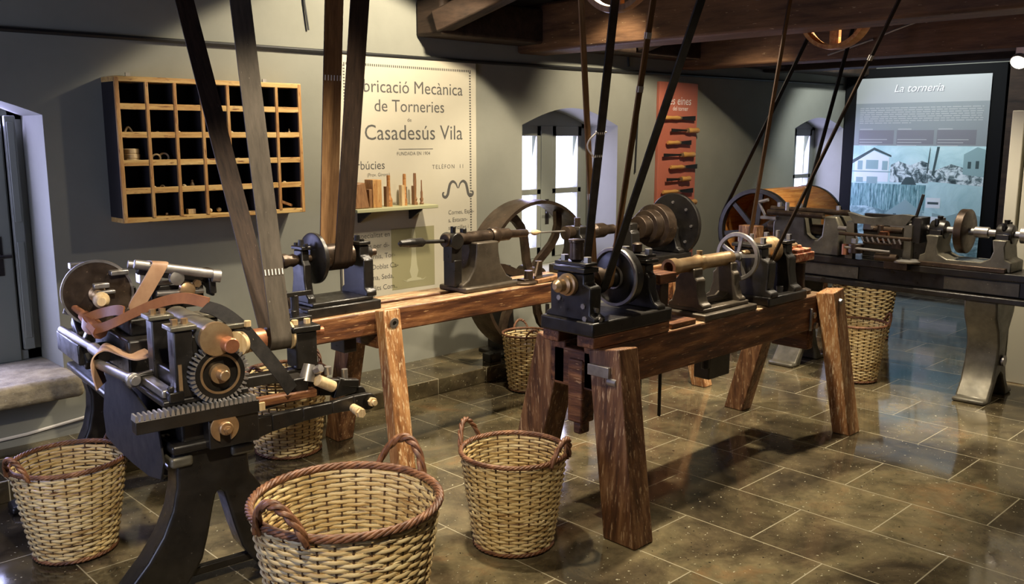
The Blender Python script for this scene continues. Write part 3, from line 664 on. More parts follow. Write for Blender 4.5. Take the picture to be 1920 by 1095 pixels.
# ------------------------------------------------------------------ wicker baskets
def basket(x, y, rt, rb, h, rows, stakes, label, seed=1, turn=0.0, z0=0.0, oval=1.0, handle=True, hs=1.0):
    rn = random.Random(seed)
    t = Thing('wicker_basket', label, 'basket', (x, y, z0), turn, 'willow baskets on the floor', local=True)
    def rad(u): return rb + (rt - rb) * (u ** .85)
    def P(r, a, z): return (r * math.cos(a) * oval, r * math.sin(a), z)
    m = MB(); n = stakes * 4
    sp = (h - .03) / rows
    for k in range(rows):
        z = .018 + sp * (k + .5); r = rad(z / h); ph = PI * (k % 2); a0 = rn.random() * 6.28
        wob = [rn.uniform(-1, 1) for _ in range(4)]
        pts = []
        for j in range(n):
            a = 2 * PI * j / n
            rr_ = r + sp * .30 * math.cos(stakes * a / 2 + ph)
            zz = z + sp * .12 * (wob[0] * math.sin(a + a0) + wob[1] * math.sin(2 * a) + wob[2] * math.sin(3 * a + 1))
            pts.append(P(rr_, a, zz))
        m.tube(pts, sp * .46 * rn.uniform(.9, 1.06), 6, closed=True)
    t.part('woven_side', m, M['wicker'], ang=60)
    m = MB()
    for j in range(stakes):
        a = 2 * PI * (j + .0) / stakes
        m.tube([P(rad(u), a, h * u) for u in (0, .3, .6, 1)], sp * .30, 5)
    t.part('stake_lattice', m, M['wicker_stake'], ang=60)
    m = MB(); m.rev([(.001, .012), (rb, .012), (rb, .02), (.001, .02)], (0, 0, 0), (0, 0, 1), 40)
    if oval != 1: m.v = [(p[0] * oval, p[1], p[2]) for p in m.v]
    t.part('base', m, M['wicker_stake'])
    def rope(r, z, tr, turns, cnt, name, mat):
        mm = MB()
        for q in range(cnt):
            pts = []; N = 120
            for j in range(N):
                a = 2 * PI * j / N; b_ = turns * a + 2 * PI * q / cnt
                pts.append(P(r + tr * .62 * math.cos(b_), a, z + tr * .62 * math.sin(b_)))
            mm.tube(pts, tr * (.56 if cnt == 3 else .40), 6, closed=True)
        t.part(name, mm, M[mat], ang=60)
    s = rt / .21
    rope(rad(1) + .004, h, .0105 * s, 14, 5, 'braided_rim', 'wicker_rim')
    rope(rb + .006, .014, .009 * s, 16, 3, 'foot_ring', 'wicker_rim')
    if handle:
        for sg in (0, PI):
            mm = MB()
            for q in range(3):
                pts = []; N = 36
                for j in range(N + 1):
                    u = j / N; a = sg + (u - .5) * .62; b_ = u * 15 + 2 * PI * q / 3
                    lift = math.sin(PI * u) ** .7
                    r = rad(1) + .012 * s + .016 * s * lift
                    c = .0068 * s * math.cos(b_); d = .0068 * s * math.sin(b_)
                    pts.append(P(r + c, a, h - .012 * s + .085 * s * hs * lift + d))
                mm.tube(pts, .0062 * s, 6)
            t.part('handle', mm, M['wicker_rim'], ang=60)
    return t
basket(2.37, 2.45, .205, .150, .385, 30, 28, 'round willow basket standing alone by the near end of the rust-brown bench', 3, R(104), hs=1.15)
basket(1.50, 2.31, .290, .215, .475, 31, 34, 'largest willow basket, wide-mouthed, by the foot of the geared machine', 5, R(18))
basket(1.085, 3.59, .195, .135, .375, 28, 28, 'willow basket between the geared machine legs and the stone sill', 7, R(198), oval=1.06)
basket(2.28, 4.03, .20, .155, .42, 26, 28, 'willow basket under the window-side bench, behind the geared machine', 9, R(20))
basket(3.97, 3.985, .150, .105, .37, 26, 24, 'slim willow basket under the bench below the iron flywheel', 13, R(60))
basket(5.72, 2.64, .178, .130, .385, 30, 28, 'willow basket with thin red rim under the iron lathe bed', 15, R(-50))
basket(7.0, 3.2, .24, .19, .46, 26, 28, 'shaded willow basket behind the basket under the iron lathe bed', 17, R(10))

# ------------------------------------------------------------------ lathe helpers
def ring_pts(r, n=40): return circ(r, n)
def pulley_mb(mb, c, ax, r, wd, bore=.02, crown=.004):
    c = Vector(c); a = Vector(ax).normalized()
    return mb.rev([(bore, -wd * .62), (bore * 1.5, -wd * .6), (bore * 1.5, -wd * .3), (r - .012, -wd * .42), (r - .012, -wd / 2), (r, -wd / 2), (r + crown, 0), (r, wd / 2), (r - .012, wd / 2), (r - .012, wd * .42), (bore * 1.5, wd * .3), (bore * 1.5, wd * .6), (bore, wd * .62)], c, a, 44)
def spoked(mb, c, ax, r, wd, rim, spokes, sw, hub, up=(0, 0, 1), curve=0.0, ph=0.3):
    """a rim, a hub and flat spokes about the axis ax"""
    c = Vector(c); a = Vector(ax).normalized(); e1 = Vector(up) - a * Vector(up).dot(a); e1.normalize(); e2 = a.cross(e1)
    mb.rev([(r - rim, -wd / 2), (r, -wd / 2), (r + .003, 0), (r, wd / 2), (r - rim, wd / 2), (r - rim * 1.25, 0)], c, a, 64, cap=False, closed=True)
    mb.rev([(hub, -wd * .45), (hub, wd * .45)], c, a, 24)
    for k in range(spokes):
        t0 = 2 * PI * k / spokes + ph
        pts = []
        for j in range(7):
            u = j / 6; ang = t0 + curve * math.sin(PI * u)
            rr_ = hub * .8 + (r - rim * .8 - hub * .8) * u
            pts.append(c + e1 * (rr_ * math.cos(ang)) + e2 * (rr_ * math.sin(ang)))
        mb.strip(pts, a, sw * .55, sw)
def upright(mb, x0, x1, yc, zb, zt, wb, wt, mi=0, waist=.62):
    """a cast bearing standard seen along x: flared foot, waist, square head"""
    h = zt - zb
    prof = [(-wb / 2, 0), (-wb / 2, .10 * h), (-wb * .40, .16 * h), (-wb * waist / 2, .45 * h), (-wb * waist / 2, .72 * h), (-wt / 2, .80 * h), (-wt / 2, h)]
    poly = prof + [(-a, b) for a, b in reversed(prof)]
    mb.prism(poly, (x0, yc, zb), (0, 1, 0), (0, 0, 1), x1 - x0, mi)

def bench(name, label, x0, x1, yc, zt, th_, pl, gap, legs, splay, cat='lathe', loc=None):
    t = Thing(name, label, cat, (x0, yc, 0))
    for sg, nm in ((-1, 'bed_beam'), (1, 'bed_beam')):
        ya, yb_ = sorted((yc + sg * gap / 2, yc + sg * (gap / 2 + pl)))
        m = MB()
        m.box(x0, x1, ya, yb_, zt - th_, zt)
        m.m[1] = 1                                   # the top face takes the paler wood
        t.part(nm, m, [M['bench_x'], M['bench_top']], bev=.008)
    return t

# ------------------------------------------------------------------ first bench lathe (along the window wall)
Y1, Z1 = 3.62, .79
t1 = bench('wood_lathe', 'long bench lathe nearer the window wall with belt headstock, tailstock and lever', 2.06, 5.04, Y1, Z1, .115, .13, .06, None, None)
def leg(t, top, foot, wd, dp, mat, up=(1, 0, 0), taper=1.0):
    m = MB(); m.bar(top, foot, wd, dp, wd * taper, dp * taper, up=up)
    # cut the foot level
    zmin = min(p[2] for p in m.v[4:])
    v = Vector(foot) - Vector(top)
    for i in range(4, 8):
        p = Vector(m.v[i]); k = (0 - p.z) / v.z; m.v[i] = tuple(p + v * k)
    return t.part('leg', m, M[mat], bev=.006)
lg = leg(t1, (2.47, 3.405, .80), (2.45, 3.27, 0), .075, .095, 'leg_pale')
m = MB(); m.rev([(.011, 0), (.024, 0), (.024, .006), (.011, .006)], (2.468, 3.352, .745), (0, -1, -.15), 20, cap=False, closed=True); t1.part('bolt_washer', m, M['steel'], parent=lg)
m = MB(); m.cyl((2.468, 3.362, .745), (2.468, 3.348, .743), .012, n=12); t1.part('bolt_head', m, M['iron'], parent=lg)
leg(t1, (2.55, 3.80, .69), (2.58, 4.02, 0), .12, .10, 'bench_z')
leg(t1, (4.80, 3.42, .70), (4.86, 3.26, 0), .10, .09, 'leg_pale')
leg(t1, (4.86, 3.82, .70), (4.90, 4.03, 0), .10, .09, 'bench_z')
m = MB(); m.box(4.62, 5.0, 3.44, 3.50, .55, .672); m.box(2.46, 2.56, 3.48, 3.77, .60, .672); t1.each('cross_rail', m, M['bench_y'], bev=.006)
m = MB(); m.box(2.33, 2.40, 3.56, 3.68, .585, .78); t1.part('wedge_post', m, M['iron'], bev=.004)
m = MB(); m.cyl((3.62, 3.47, .67), (3.62, 3.47, .32), .012, n=10); m.box(3.57, 3.67, 3.43, 3.51, .30, .325); t1.part('treadle_rod', m, M['iron'])
# first headstock
m = MB(); m.box(2.10, 2.50, 3.49, 3.75, Z1, Z1 + .045); m.box(2.14, 2.47, 3.51, 3.73, Z1 + .045, Z1 + .065)
hs = t1.part('headstock', m, M['iron'], bev=.006)
m = MB(); upright(m, 2.135, 2.175, Y1, Z1 + .06, 1.09, .16, .07); upright(m, 2.435, 2.49, Y1, Z1 + .06, 1.09, .22, .11, waist=.8); t1.each('bearing_standard', m, M['iron'], parent=hs, bev=.006)
m = MB(); m.box(2.13, 2.18, Y1 - .048, Y1 + .048, 1.091, 1.108); m.box(2.428, 2.495, Y1 - .062, Y1 + .062, 1.091, 1.108); t1.each('bearing_plate', m, M['iron'], parent=hs, bev=.004)
m = MB(); m.cyl((1.985, Y1, 1.045), (2.56, Y1, 1.045), .018, n=20); m.rev([(.02, 0), (.034, .01), (.034, .03), (.026, .05), (.03, .07), (.022, .09)], (2.04, Y1, 1.045), (1, 0, 0), 24); t1.part('spindle', m, M['iron_brown'], parent=hs)
m = MB(); m.rev([(.03, 0), (.10, .004), (.118, .012), (.118, .03), (.10, .036), (.03, .04)], (2.20, Y1, 1.045), (1, 0, 0), 44); t1.part('face_disc', m, M['iron'], parent=hs, bev=.002)
m = MB(); m.rev([(.040, 0), (.058, .004), (.060, .06), (.058, .155), (.040, .16)], (2.258, Y1, 1.045), (1, 0, 0), 36); t1.part('belt_drum', m, M['iron_brown'], parent=hs)
m = MB()
for xx in (2.155, 2.46):
    m.cyl((xx, Y1, 1.10), (xx, Y1, 1.135), .016, .012, n=16); m.nut((xx, Y1 - .04, 1.105), (0, 0, 1), .012, .014); m.nut((xx, Y1 + .04, 1.105), (0, 0, 1), .012, .014)
m.cyl((2.49, Y1, 1.045), (2.53, Y1, 1.045), .035, .028)
t1.each('bearing_cap', m, M['iron'], parent=hs)
m = MB(); m.box(1.98, 2.09, 3.44, 3.55, Z1 + .002, Z1 + .03); m.cyl((2.04, 3.50, Z1 + .02), (2.04, 3.50, Z1 + .12), .018); m.bar((1.99, 3.49, Z1 + .125), (2.12, 3.49, Z1 + .125), .012, .022); m.cyl((2.01, 3.46, Z1 + .02), (2.01, 3.46, Z1 + .06), .014)
t1.part('tool_rest', m, M['iron'], bev=.003)
m = MB(); m.bar((2.06, 3.58, .835), (2.02, 3.62, 1.0), .028, .028); m.cyl((2.02, 3.6, 1.0), (1.96, 3.6, 1.03), .02); m.cyl((2.03, 3.6, .95), (1.98, 3.58, .95), .012); t1.part('belt_shifter', m, M['iron_brown'], bev=.003)
# tailstock with lever
m = MB()
poly = [(-.20, 0), (.20, 0), (.20, .02), (.15, .045), (.10, .11), (.085, .18), (.085, .235), (-.085, .235), (-.085, .18), (-.10, .11), (-.15, .045), (-.20, .02)]
m.prism([(a * .92, b) for a, b in poly], (3.24, Y1 + .075, Z1 + .02), (1, 0, 0), (0, 0, 1), .15)
m.box(3.05, 3.43, 3.51, 3.73, Z1, Z1 + .028)
ts = t1.part('tailstock', m, M['iron_tan'], bev=.008)
m = MB(); m.cyl((3.0, Y1, 1.065), (3.46, Y1, 1.065), .034, n=28, ch=.004); m.cyl((3.46, Y1, 1.065), (3.60, Y1, 1.06), .022); m.rev([(.04, 0), (.046, .01), (.046, .045), (.04, .055)], (3.32, Y1, 1.065), (1, 0, 0), 24); t1.part('barrel', m, M['iron_brown'], parent=ts)
m = MB(); m.cyl((3.08, Y1, 1.058), (2.86, Y1, 1.068), .010, n=12); m.rev([(.012, 0), (.024, .02), (.022, .10), (.016, .155), (.006, .165)], (2.87, Y1, 1.067), (-1, 0, .03), 18); t1.part('lever_handle', m, M['iron'], parent=ts)
m = MB(); m.cyl((3.05, Y1 - .05, 1.06), (3.05, Y1 + .05, 1.06), .042, n=24); m.box(3.02, 3.09, Y1 - .035, Y1 + .035, .95, 1.05); m.cyl((3.06, Y1, 1.09), (3.06, Y1, 1.135), .014); m.cyl((3.13, Y1, 1.09), (3.13, Y1, 1.12), .018)
m.box(3.03, 3.08, Y1 - .045, Y1 + .045, .82, .96)
t1.part('lever_clamp', m, M['iron'], parent=ts, bev=.003)
m = MB(); m.cyl((3.60, Y1, 1.06), (4.0, Y1, 1.045), .005, n=8); t1.part('work_rod', m, M['steel'])
m = MB(); m.rev([(.005, 0), (.014, .01), (.018, .03), (.010, .06), (.005, .075)], (3.64, Y1, 1.06), (1, 0, -.03), 16); t1.part('work_ferrule', m, M['turned'])
# banjo and long rest
m = MB(); m.box(3.47, 3.75, 3.50, 3.56, Z1, Z1 + .03); m.rev([(.06, 0), (.085, .004), (.085, .014), (.06, .02)], (3.50, 3.55, Z1), (0, 0, 1), 28); m.cyl((3.52, 3.52, Z1 + .02), (3.52, 3.52, Z1 + .075), .026); m.cyl((3.66, 3.58, Z1 + .02), (3.66, 3.58, Z1 + .11), .022); m.bar((3.55, 3.5, Z1 + .03), (3.66, 3.58, Z1 + .10), .012, .03)
t1.part('rest_banjo', m, M['iron_brown'], bev=.003)
m = MB(); m.bar((3.55, 3.50, Z1 + .012), (4.1, 3.50, Z1 + .035), .05, .022); t1.part('rest_bar', m, M['turned_dark'], bev=.003)
# second headstock at the far end: stepped cone and face plate
m = MB(); m.box(3.92, 5.03, 3.49, 3.75, Z1, Z1 + .05)
h2 = t1.part('headstock', m, M['iron'], bev=.006)
m = MB(); upright(m, 3.99, 4.08, Y1, Z1 + .05, 1.07, .24, .11); upright(m, 4.46, 4.54, Y1, Z1 + .05, 1.06, .24, .11); upright(m, 4.90, 4.96, Y1, Z1 + .05, 1.06, .24, .11); t1.each('bearing_standard', m, M['iron'], parent=h2, bev=.006)
m = MB(); m.cyl((3.93, Y1, 1.035), (5.02, Y1, 1.015), .022); m.rev([(.024, 0), (.042, .006), (.042, .05), (.03, .07), (.03, .14)], (3.92, Y1, 1.035), (1, 0, 0), 24); m.rev([(.03, 0), (.045, .02), (.045, .10), (.03, .14), (.03, .2)], (4.16, Y1, 1.03), (1, 0, 0), 24)
m.nut((4.03, Y1, 1.07), (0, 0, 1), .02, .05); m.nut((4.5, Y1, 1.06), (0, 0, 1), .02, .05)
t1.part('spindle', m, M['iron_brown'], parent=h2)
m = MB(); m.rev([(.04, 0), (.075, .004), (.075, .075), (.108, .08), (.108, .15), (.142, .155), (.142, .24), (.05, .245)], (4.60, Y1, 1.02), (1, 0, 0), 40); t1.part('cone_pulley', m, M['iron_brown'], parent=h2, bev=.004)
m = MB(); m.rev([(.03, 0), (.205, 0), (.21, .006), (.21, .026), (.205, .032), (.03, .032)], (4.985, Y1, 1.015), (1, 0, 0), 52)
t1.part('face_plate', m, M['iron'], parent=h2)
m = MB()
for k in range(8):
    a = 2 * PI * k / 8; m.nut((4.983, Y1 + .15 * math.cos(a), 1.015 + .15 * math.sin(a)), (-1, 0, 0), .010, .008)
t1.each('face_plate_bolt', m, M['steel'], parent=h2)

# ------------------------------------------------------------------ second bench lathe (rust-brown, nearer the visitor)
Y2, Z2 = 2.435, .765
t2 = bench('wood_lathe', 'rust-brown bench lathe on four splayed legs nearer the visitor, with handwheel', 2.70, 4.58, Y2, Z2, .185, .085, .10, None, None)
leg(t2, (2.755, 2.275, .76), (2.71, 2.14, 0), .16, .12, 'bench_z')
leg(t2, (2.765, 2.575, .76), (2.80, 2.80, 0), .15, .13, 'bench_z')
lf = leg(t2, (4.525, 2.255, .79), (4.63, 2.165, 0), .10, .12, 'leg_pale')
leg(t2, (4.52, 2.60, .70), (4.60, 2.83, 0), .12, .10, 'bench_z')
m = MB(); m.box(2.70, 2.76, 2.32, 2.55, .575, .74); m.box(2.69, 2.77, 2.38, 2.46, .43, .70); m.box(2.70, 2.76, 2.395, 2.435, .38, .43); t2.part('end_rail', m, M['bench_y'], bev=.008)
m = MB(); m.box(4.46, 4.52, 2.33, 2.55, .46, .58); t2.part('end_rail', m, M['bench_y'], bev=.008)
m = MB(); m.box(2.675, 2.72, 2.23, 2.34, .655, .70); m.cyl((2.70, 2.20, .64), (2.70, 2.245, .64), .02); m.box(2.74, 2.83, 2.205, 2.222, .60, .612); m.box(2.74, 2.83, 2.205, 2.222, .53, .542)
m.cyl((4.44, 2.302, .66), (4.44, 2.285, .66), .018, n=6); m.cyl((4.47, 2.302, .60), (4.47, 2.285, .60), .018, n=6); m.cyl((4.53, 2.205, .74), (4.53, 2.185, .735), .016, n=6); m.cyl((4.41, 2.293, .70), (4.41, 2.293, .58), .008, n=8)
t2.each('bench_bolt', m, M['steel'], bev=.002)
m = MB(); m.box(2.98, 3.10, 2.39, 2.48, .36, .60); m.box(3.62, 3.80, 2.39, 2.48, .44, .60); m.cyl((3.27, 2.42, .62), (3.27, 2.42, .33), .008); m.cyl((3.60, 2.40, .60), (3.60, 2.40, .50), .02)
t2.each('clamp_wedge', m, M['iron'], bev=.006)
m = MB(); m.box(2.66, 3.16, 2.295, 2.385, Z2, Z2 + .048); m.box(2.66, 3.16, 2.485, 2.575, Z2, Z2 + .048); t2.each('packing_block', m, M['bench_x'], bev=.005)
zb = Z2 + .048; ysh = 2.435; zs_ = 1.012
m = MB(); m.box(2.65, 3.17, 2.29, 2.58, zb, zb + .058)
h3 = t2.part('headstock', m, M['iron'], bev=.007)
m = MB(); upright(m, 2.672, 2.738, ysh, zb + .055, 1.06, .27, .15, waist=.82); upright(m, 3.075, 3.13, ysh, zb + .055, 1.06, .28, .14)
t2.each('bearing_standard', m, M['iron'], parent=h3, bev=.007)
m = MB(); m.box(2.66, 2.75, ysh - .085, ysh + .085, 1.062, 1.082); m.box(2.668, 2.742, ysh - .085, ysh + .085, 1.088, 1.102); m.box(3.06, 3.145, ysh - .085, ysh + .085, 1.062, 1.080); m.box(3.065, 3.14, ysh - .075, ysh + .075, 1.086, 1.10)
t2.each('bearing_plate', m, M['iron'], parent=h3, bev=.004)
m = MB()
for xx in (2.705, 3.10):
    for yy in (-.062, .062): m.nut((xx, ysh + yy, 1.1), (0, 0, 1), .017, .024)
for zz, yy in ((.93, -.12), (.88, -.135), (.95, .10)): m.nut((2.68, ysh + yy * .6, zz), (-1, 0, 0), .012, .012)
for k in range(3): m.nut((2.705 , ysh - .088 - .02 * k, .95 - .035 * k), (0, -1, 0), .011, .01)
t2.each('headstock_bolt', m, M['steel'], parent=h3)
m = MB(); m.cyl((2.66, ysh, zs_), (3.19, ysh, zs_), .020); m.rev([(.042, 0), (.046, -.015), (.046, -.03), (.038, -.034), (.038, -.05), (.026, -.056), (.026, -.085), (.012, -.10)], (2.68, ysh, zs_), (1, 0, 0), 28); t2.part('spindle_nose', m, M['brass'], parent=h3)
m = MB(); m.rev([(.02, -.03), (.028, -.035), (.040, -.02), (.040, 0), (.115, .004), (.124, .010), (.124, .046), (.105, .05), (.03, .05)], (2.945, ysh, zs_), (1, 0, 0), 52); t2.part('drive_disc', m, M['iron'], parent=h3, bev=.002)
m = MB(); m.rev([(.112, 0), (.124, 0), (.126, .004), (.126, .008), (.112, .008)], (2.940, ysh, zs_), (1, 0, 0), 52, cap=False, closed=True); m.rev([(.044, 0), (.05, 0), (.05, .01), (.044, .01)], (2.936, ysh, zs_), (1, 0, 0), 36, cap=False, closed=True); t2.part('disc_rim', m, M['steel'], parent=h3)
m = MB(); m.rev([(.012, -.022), (.026, -.016), (.030, 0), (.030, .03)], (2.905, ysh, zs_), (1, 0, 0), 28); t2.part('disc_boss', m, M['brass'], parent=h3)
m = MB(); m.rev([(.03, 0), (.052, .002), (.052, .05), (.03, .052)], (2.800, ysh, zs_), (1, 0, 0), 32); m.rev([(.03, 0), (.040, .002), (.040, .034), (.03, .036)], (2.856, ysh, zs_), (1, 0, 0), 32); t2.part('belt_pulley', m, M['iron_brown'], parent=h3)
m = MB(); m.rev([(.018, 0), (.030, .01), (.030, .075), (.034, .078), (.034, .088), (.012, .09)], (2.708, 2.435, 1.102), (0, 0, 1), 24); t2.part('oil_cup', m, M['iron_brown'], parent=h3)
m = MB(); m.rev([(.014, 0), (.022, .008), (.022, .04), (.010, .046)], (3.10, 2.435, 1.10), (0, 0, 1), 18); t2.part('oil_cup', m, M['iron_brown'], parent=h3)
# sliding block beside the headstock
m = MB(); m.box(3.20, 3.38, 2.31, 2.56, Z2, Z2 + .025); m.box(3.20, 3.32, 2.38, 2.49, .955, 1.0); t2.each('bed_plate', m, M['bench_x'], bev=.004)
m = MB(); m.box(3.23, 3.29, 2.40, 2.47, Z2 + .025, .957); t2.part('bed_post', m, M['iron_brown'], bev=.004)
# hollow tailstock tube with handwheel
m = MB(); m.box(3.44, 3.88, 2.30, 2.57, Z2, Z2 + .03); m.box(3.47, 3.85, 2.33, 2.54, Z2 + .03, Z2 + .05)
ts2 = t2.part('tailstock', m, M['iron_tan'], bev=.006)
m = MB(); upright(m, 3.47, 3.54, Y2, Z2 + .045, .995, .20, .09); upright(m, 3.78, 3.83, Y2, Z2 + .045, .995, .20, .09); t2.each('bearing_standard', m, M['iron_tan'], parent=ts2, bev=.006)
m = MB(); m.prism([(.0, 0), (.31, 0), (.31, .09), (.285, .045), (.24, .02), (.07, .02), (.025, .045), (0, .09)], (3.51, Y2 + .03, Z2 + .05), (1, 0, 0), (0, 0, 1), .06); t2.part('u_web', m, M['iron_tan'], parent=ts2, bev=.004)
m = MB(); n_ = 28
m.rev([(.026, 0), (.026, .5), (.034, .5), (.034, .06), (.040, .05), (.040, 0)], (3.33, Y2, 1.012), (1, 0, 0), n_, cap=False, closed=True); m.cyl((3.41, Y2, 1.012), (3.83, Y2, 1.012), .03, n=24); m.cyl((3.57, Y2, 1.04), (3.57, Y2, 1.07), .014); m.rev([(.034, 0), (.04, .005), (.04, .03), (.034, .035)], (3.55, Y2, 1.012), (1, 0, 0), n_)
t2.part('barrel', m, M['brass'], parent=ts2)
m = MB(); spoked(m, (3.90, Y2, 1.012), (1, 0, 0), .118, .020, .016, 5, .016, .026, ph=.2); m.cyl((3.81, Y2, 1.012), (3.93, Y2, 1.012), .018); hw = t2.part('handwheel', m, M['steel'], parent=ts2)
# third standard with grooved pulley
m = MB(); m.box(3.97, 4.35, 2.29, 2.58, Z2, Z2 + .045)
h4 = t2.part('headstock', m, M['iron'], bev=.007)
m = MB(); upright(m, 3.990, 4.060, Y2, Z2 + .04, 1.05, .29, .16, waist=.85); upright(m, 4.240, 4.310, Y2, Z2 + .04, 1.05, .27, .14, waist=.7); t2.each('bearing_standard', m, M['iron'], parent=h4, bev=.007)
m = MB(); m.box(3.980, 4.070, Y2 - .09, Y2 + .09, 1.05, 1.068); m.box(4.230, 4.320, Y2 - .08, Y2 + .08, 1.05, 1.068); t2.each('bearing_plate', m, M['iron'], parent=h4, bev=.004)
m = MB(); m.rev([(.03, 0), (.070, .004), (.070, .05), (.058, .058), (.058, .075), (.070, .082), (.070, .13), (.03, .135)], (4.085, Y2, 1.02), (1, 0, 0), 36); t2.part('grooved_pulley', m, M['brass'], parent=h4)
m = MB(); m.cyl((3.930, Y2, 1.02), (4.460, Y2, 1.02), .018); m.rev([(.018, 0), (.034, .004), (.034, .04), (.022, .05), (.022, .08)], (4.320, Y2, 1.02), (1, 0, 0), 24); t2.part('spindle', m, M['brass'], parent=h4)
m = MB()
for xx in (4.025, 4.275):
    for yy in (-.065, .065): m.nut((xx, Y2 + yy, 1.07), (0, 0, 1), .014, .03)
    m.cyl((xx, Y2, 1.07), (xx, Y2, 1.115), .010)
for xx, yy in ((4.120, -.05), (4.180, -.08)): m.cyl((xx, Y2 + yy, Z2 + .045), (xx, Y2 + yy, Z2 + .075), .018, n=6)
t2.each('headstock_bolt', m, M['steel'], parent=h4)
# tool post with flaking paint
m = MB(); m.rev([(.075, 0), (.075, .02), (.045, .03), (.040, .05), (.040, .165), (.046, .17), (.046, .18)], (4.465, Y2 - .02, Z2), (0, 0, 1), 28); tp = t2.part('tool_post', m, M['iron_brown'])
m = MB(); m.box(4.330, 4.530, Y2 - .08, Y2 + .03, Z2 + .18, Z2 + .225); m.box(4.350, 4.510, Y2 - .07, Y2 + .02, Z2 + .225, Z2 + .245); m.nut((4.380, Y2 - .02, Z2 + .245), (0, 0, 1), .014, .015); m.nut((4.470, Y2 - .02, Z2 + .245), (0, 0, 1), .014, .015); t2.part('clamp_block', m, M['rust'], parent=tp, bev=.005)

# ------------------------------------------------------------------ iron flywheel on the ledge
t = Thing('flywheel', 'large wide-rimmed iron flywheel standing before the arched window', 'wheel', (4.27, 4.25, .10))
m = MB(); spoked(m, (4.27, 4.25, .68), (0, 1, 0), .505, .20, .022, 6, .055, .06, curve=.25, ph=.55); t.part('spoked_wheel', m, M['iron_brown'], ang=40)
m = MB(); m.cyl((4.27, 4.0, .68), (4.27, 4.62, .68), .025); t.part('axle', m, M['iron_brown'])
m = MB(); upright(m, 4.24, 4.31, 4.53, .12, .72, .24, .10); m.box(4.16, 4.39, 4.40, 4.66, .10, .125); t.part('stand', m, M['iron'], bev=.006)
m = MB(); m.box(4.0, 4.10, 4.36, 4.44, .10, .155); t.part('floor_block', m, M['iron'], bev=.004)

# ------------------------------------------------------------------ wide wooden drum on its trestle
t = Thing('drum_pulley', 'wide orange wooden drum pulley with spoked iron face behind the iron lathe', 'pulley', (6.65, 3.75, 0))
m = MB(); m.rev([(.303, -.0), (.320, 0), (.323, .02), (.323, .81), (.320, .83), (.303, .83)], (6.25, 3.75, .87), (1, 0, 0), 64, cap=False, closed=True)
for k in range(2): m.rev([(.03, 0), (.304, 0), (.304, .02), (.03, .02)], (6.55 + .35 * k, 3.75, .87), (1, 0, 0), 48, cap=True)
t.part('drum', m, M['drum'])
m = MB(); spoked(m, (6.26, 3.75, .87), (1, 0, 0), 0.327, .05, .03, 7, .035, .05, ph=.1); hoop = MB(); hoop.rev([(.315, 0), (.328, 0), (.328, .03), (.315, .03)], (7.035, 3.75, .87), (1, 0, 0), 64, cap=False, closed=True); t.part('iron_face', m, M['iron']); t.part('edge_hoop', hoop, M['iron'])
m = MB(); m.cyl((6.17, 3.75, .87), (7.22, 3.75, .87), .025); t.part('axle', m, M['iron_brown'])
for xx in (6.18, 7.17):
    m = MB(); m.bar((xx, 3.60, 0), (xx, 3.72, .90), .07, .08, up=(1, 0, 0)); m.bar((xx, 3.90, 0), (xx, 3.78, .90), .07, .08, up=(1, 0, 0)); m.box(xx - .05, xx + .05, 3.67, 3.83, .81, .92); t.part('trestle', m, M['bench_z'], bev=.004)

# ------------------------------------------------------------------ long iron lathe across the hall
t3 = Thing('metal_lathe', 'long black iron lathe on cast legs standing across the hall before the title board', 'lathe', (5.65, 2.4, 0))
m = MB(); m.box(5.50, 5.80, 1.50, 3.35, .79, .835); m.box(5.54, 5.76, 1.52, 3.33, .69, .79); m.box(5.48, 5.82, 1.50, 3.35, .655, .69); t3.part('bed', m, M['iron'], bev=.006)
m = MB(); m.box(5.53, 5.54, 1.62, 2.05, .70, .78); m.box(5.53, 5.54, 2.6, 3.2, .70, .78); t3.each('bed_panel', m, M['iron_grey'], bev=.002)
def cast_leg(y0, y1):
    """outline in the plane across the bed, thickened along it"""
    L = [(-.17, .66), (-.155, .56), (-.09, .46), (-.065, .38), (-.075, .28), (-.12, .15), (-.19, .06), (-.24, .065), (-.24, .035), (-.12, .035), (-.105, .075), (-.04, .175), (0, .20)]
    poly = L + [(-a, b) for a, b in reversed(L[:-1])]
    mm = MB(); mm.prism(poly, (5.66, y1, 0), (1, 0, 0), (0, 0, 1), y1 - y0)
    return mm
t3.part('leg', cast_leg(1.72, 1.91), M['iron_grey'], bev=.012)
t3.part('leg', cast_leg(2.98, 3.17), M['iron_grey'], bev=.012)
m = MB(); m.rev([(.02, 0), (.034, .005), (.034, .02)], (5.66, 1.72, .28), (0, -1, 0), 16); t3.part('leg_boss', m, M['steel'])
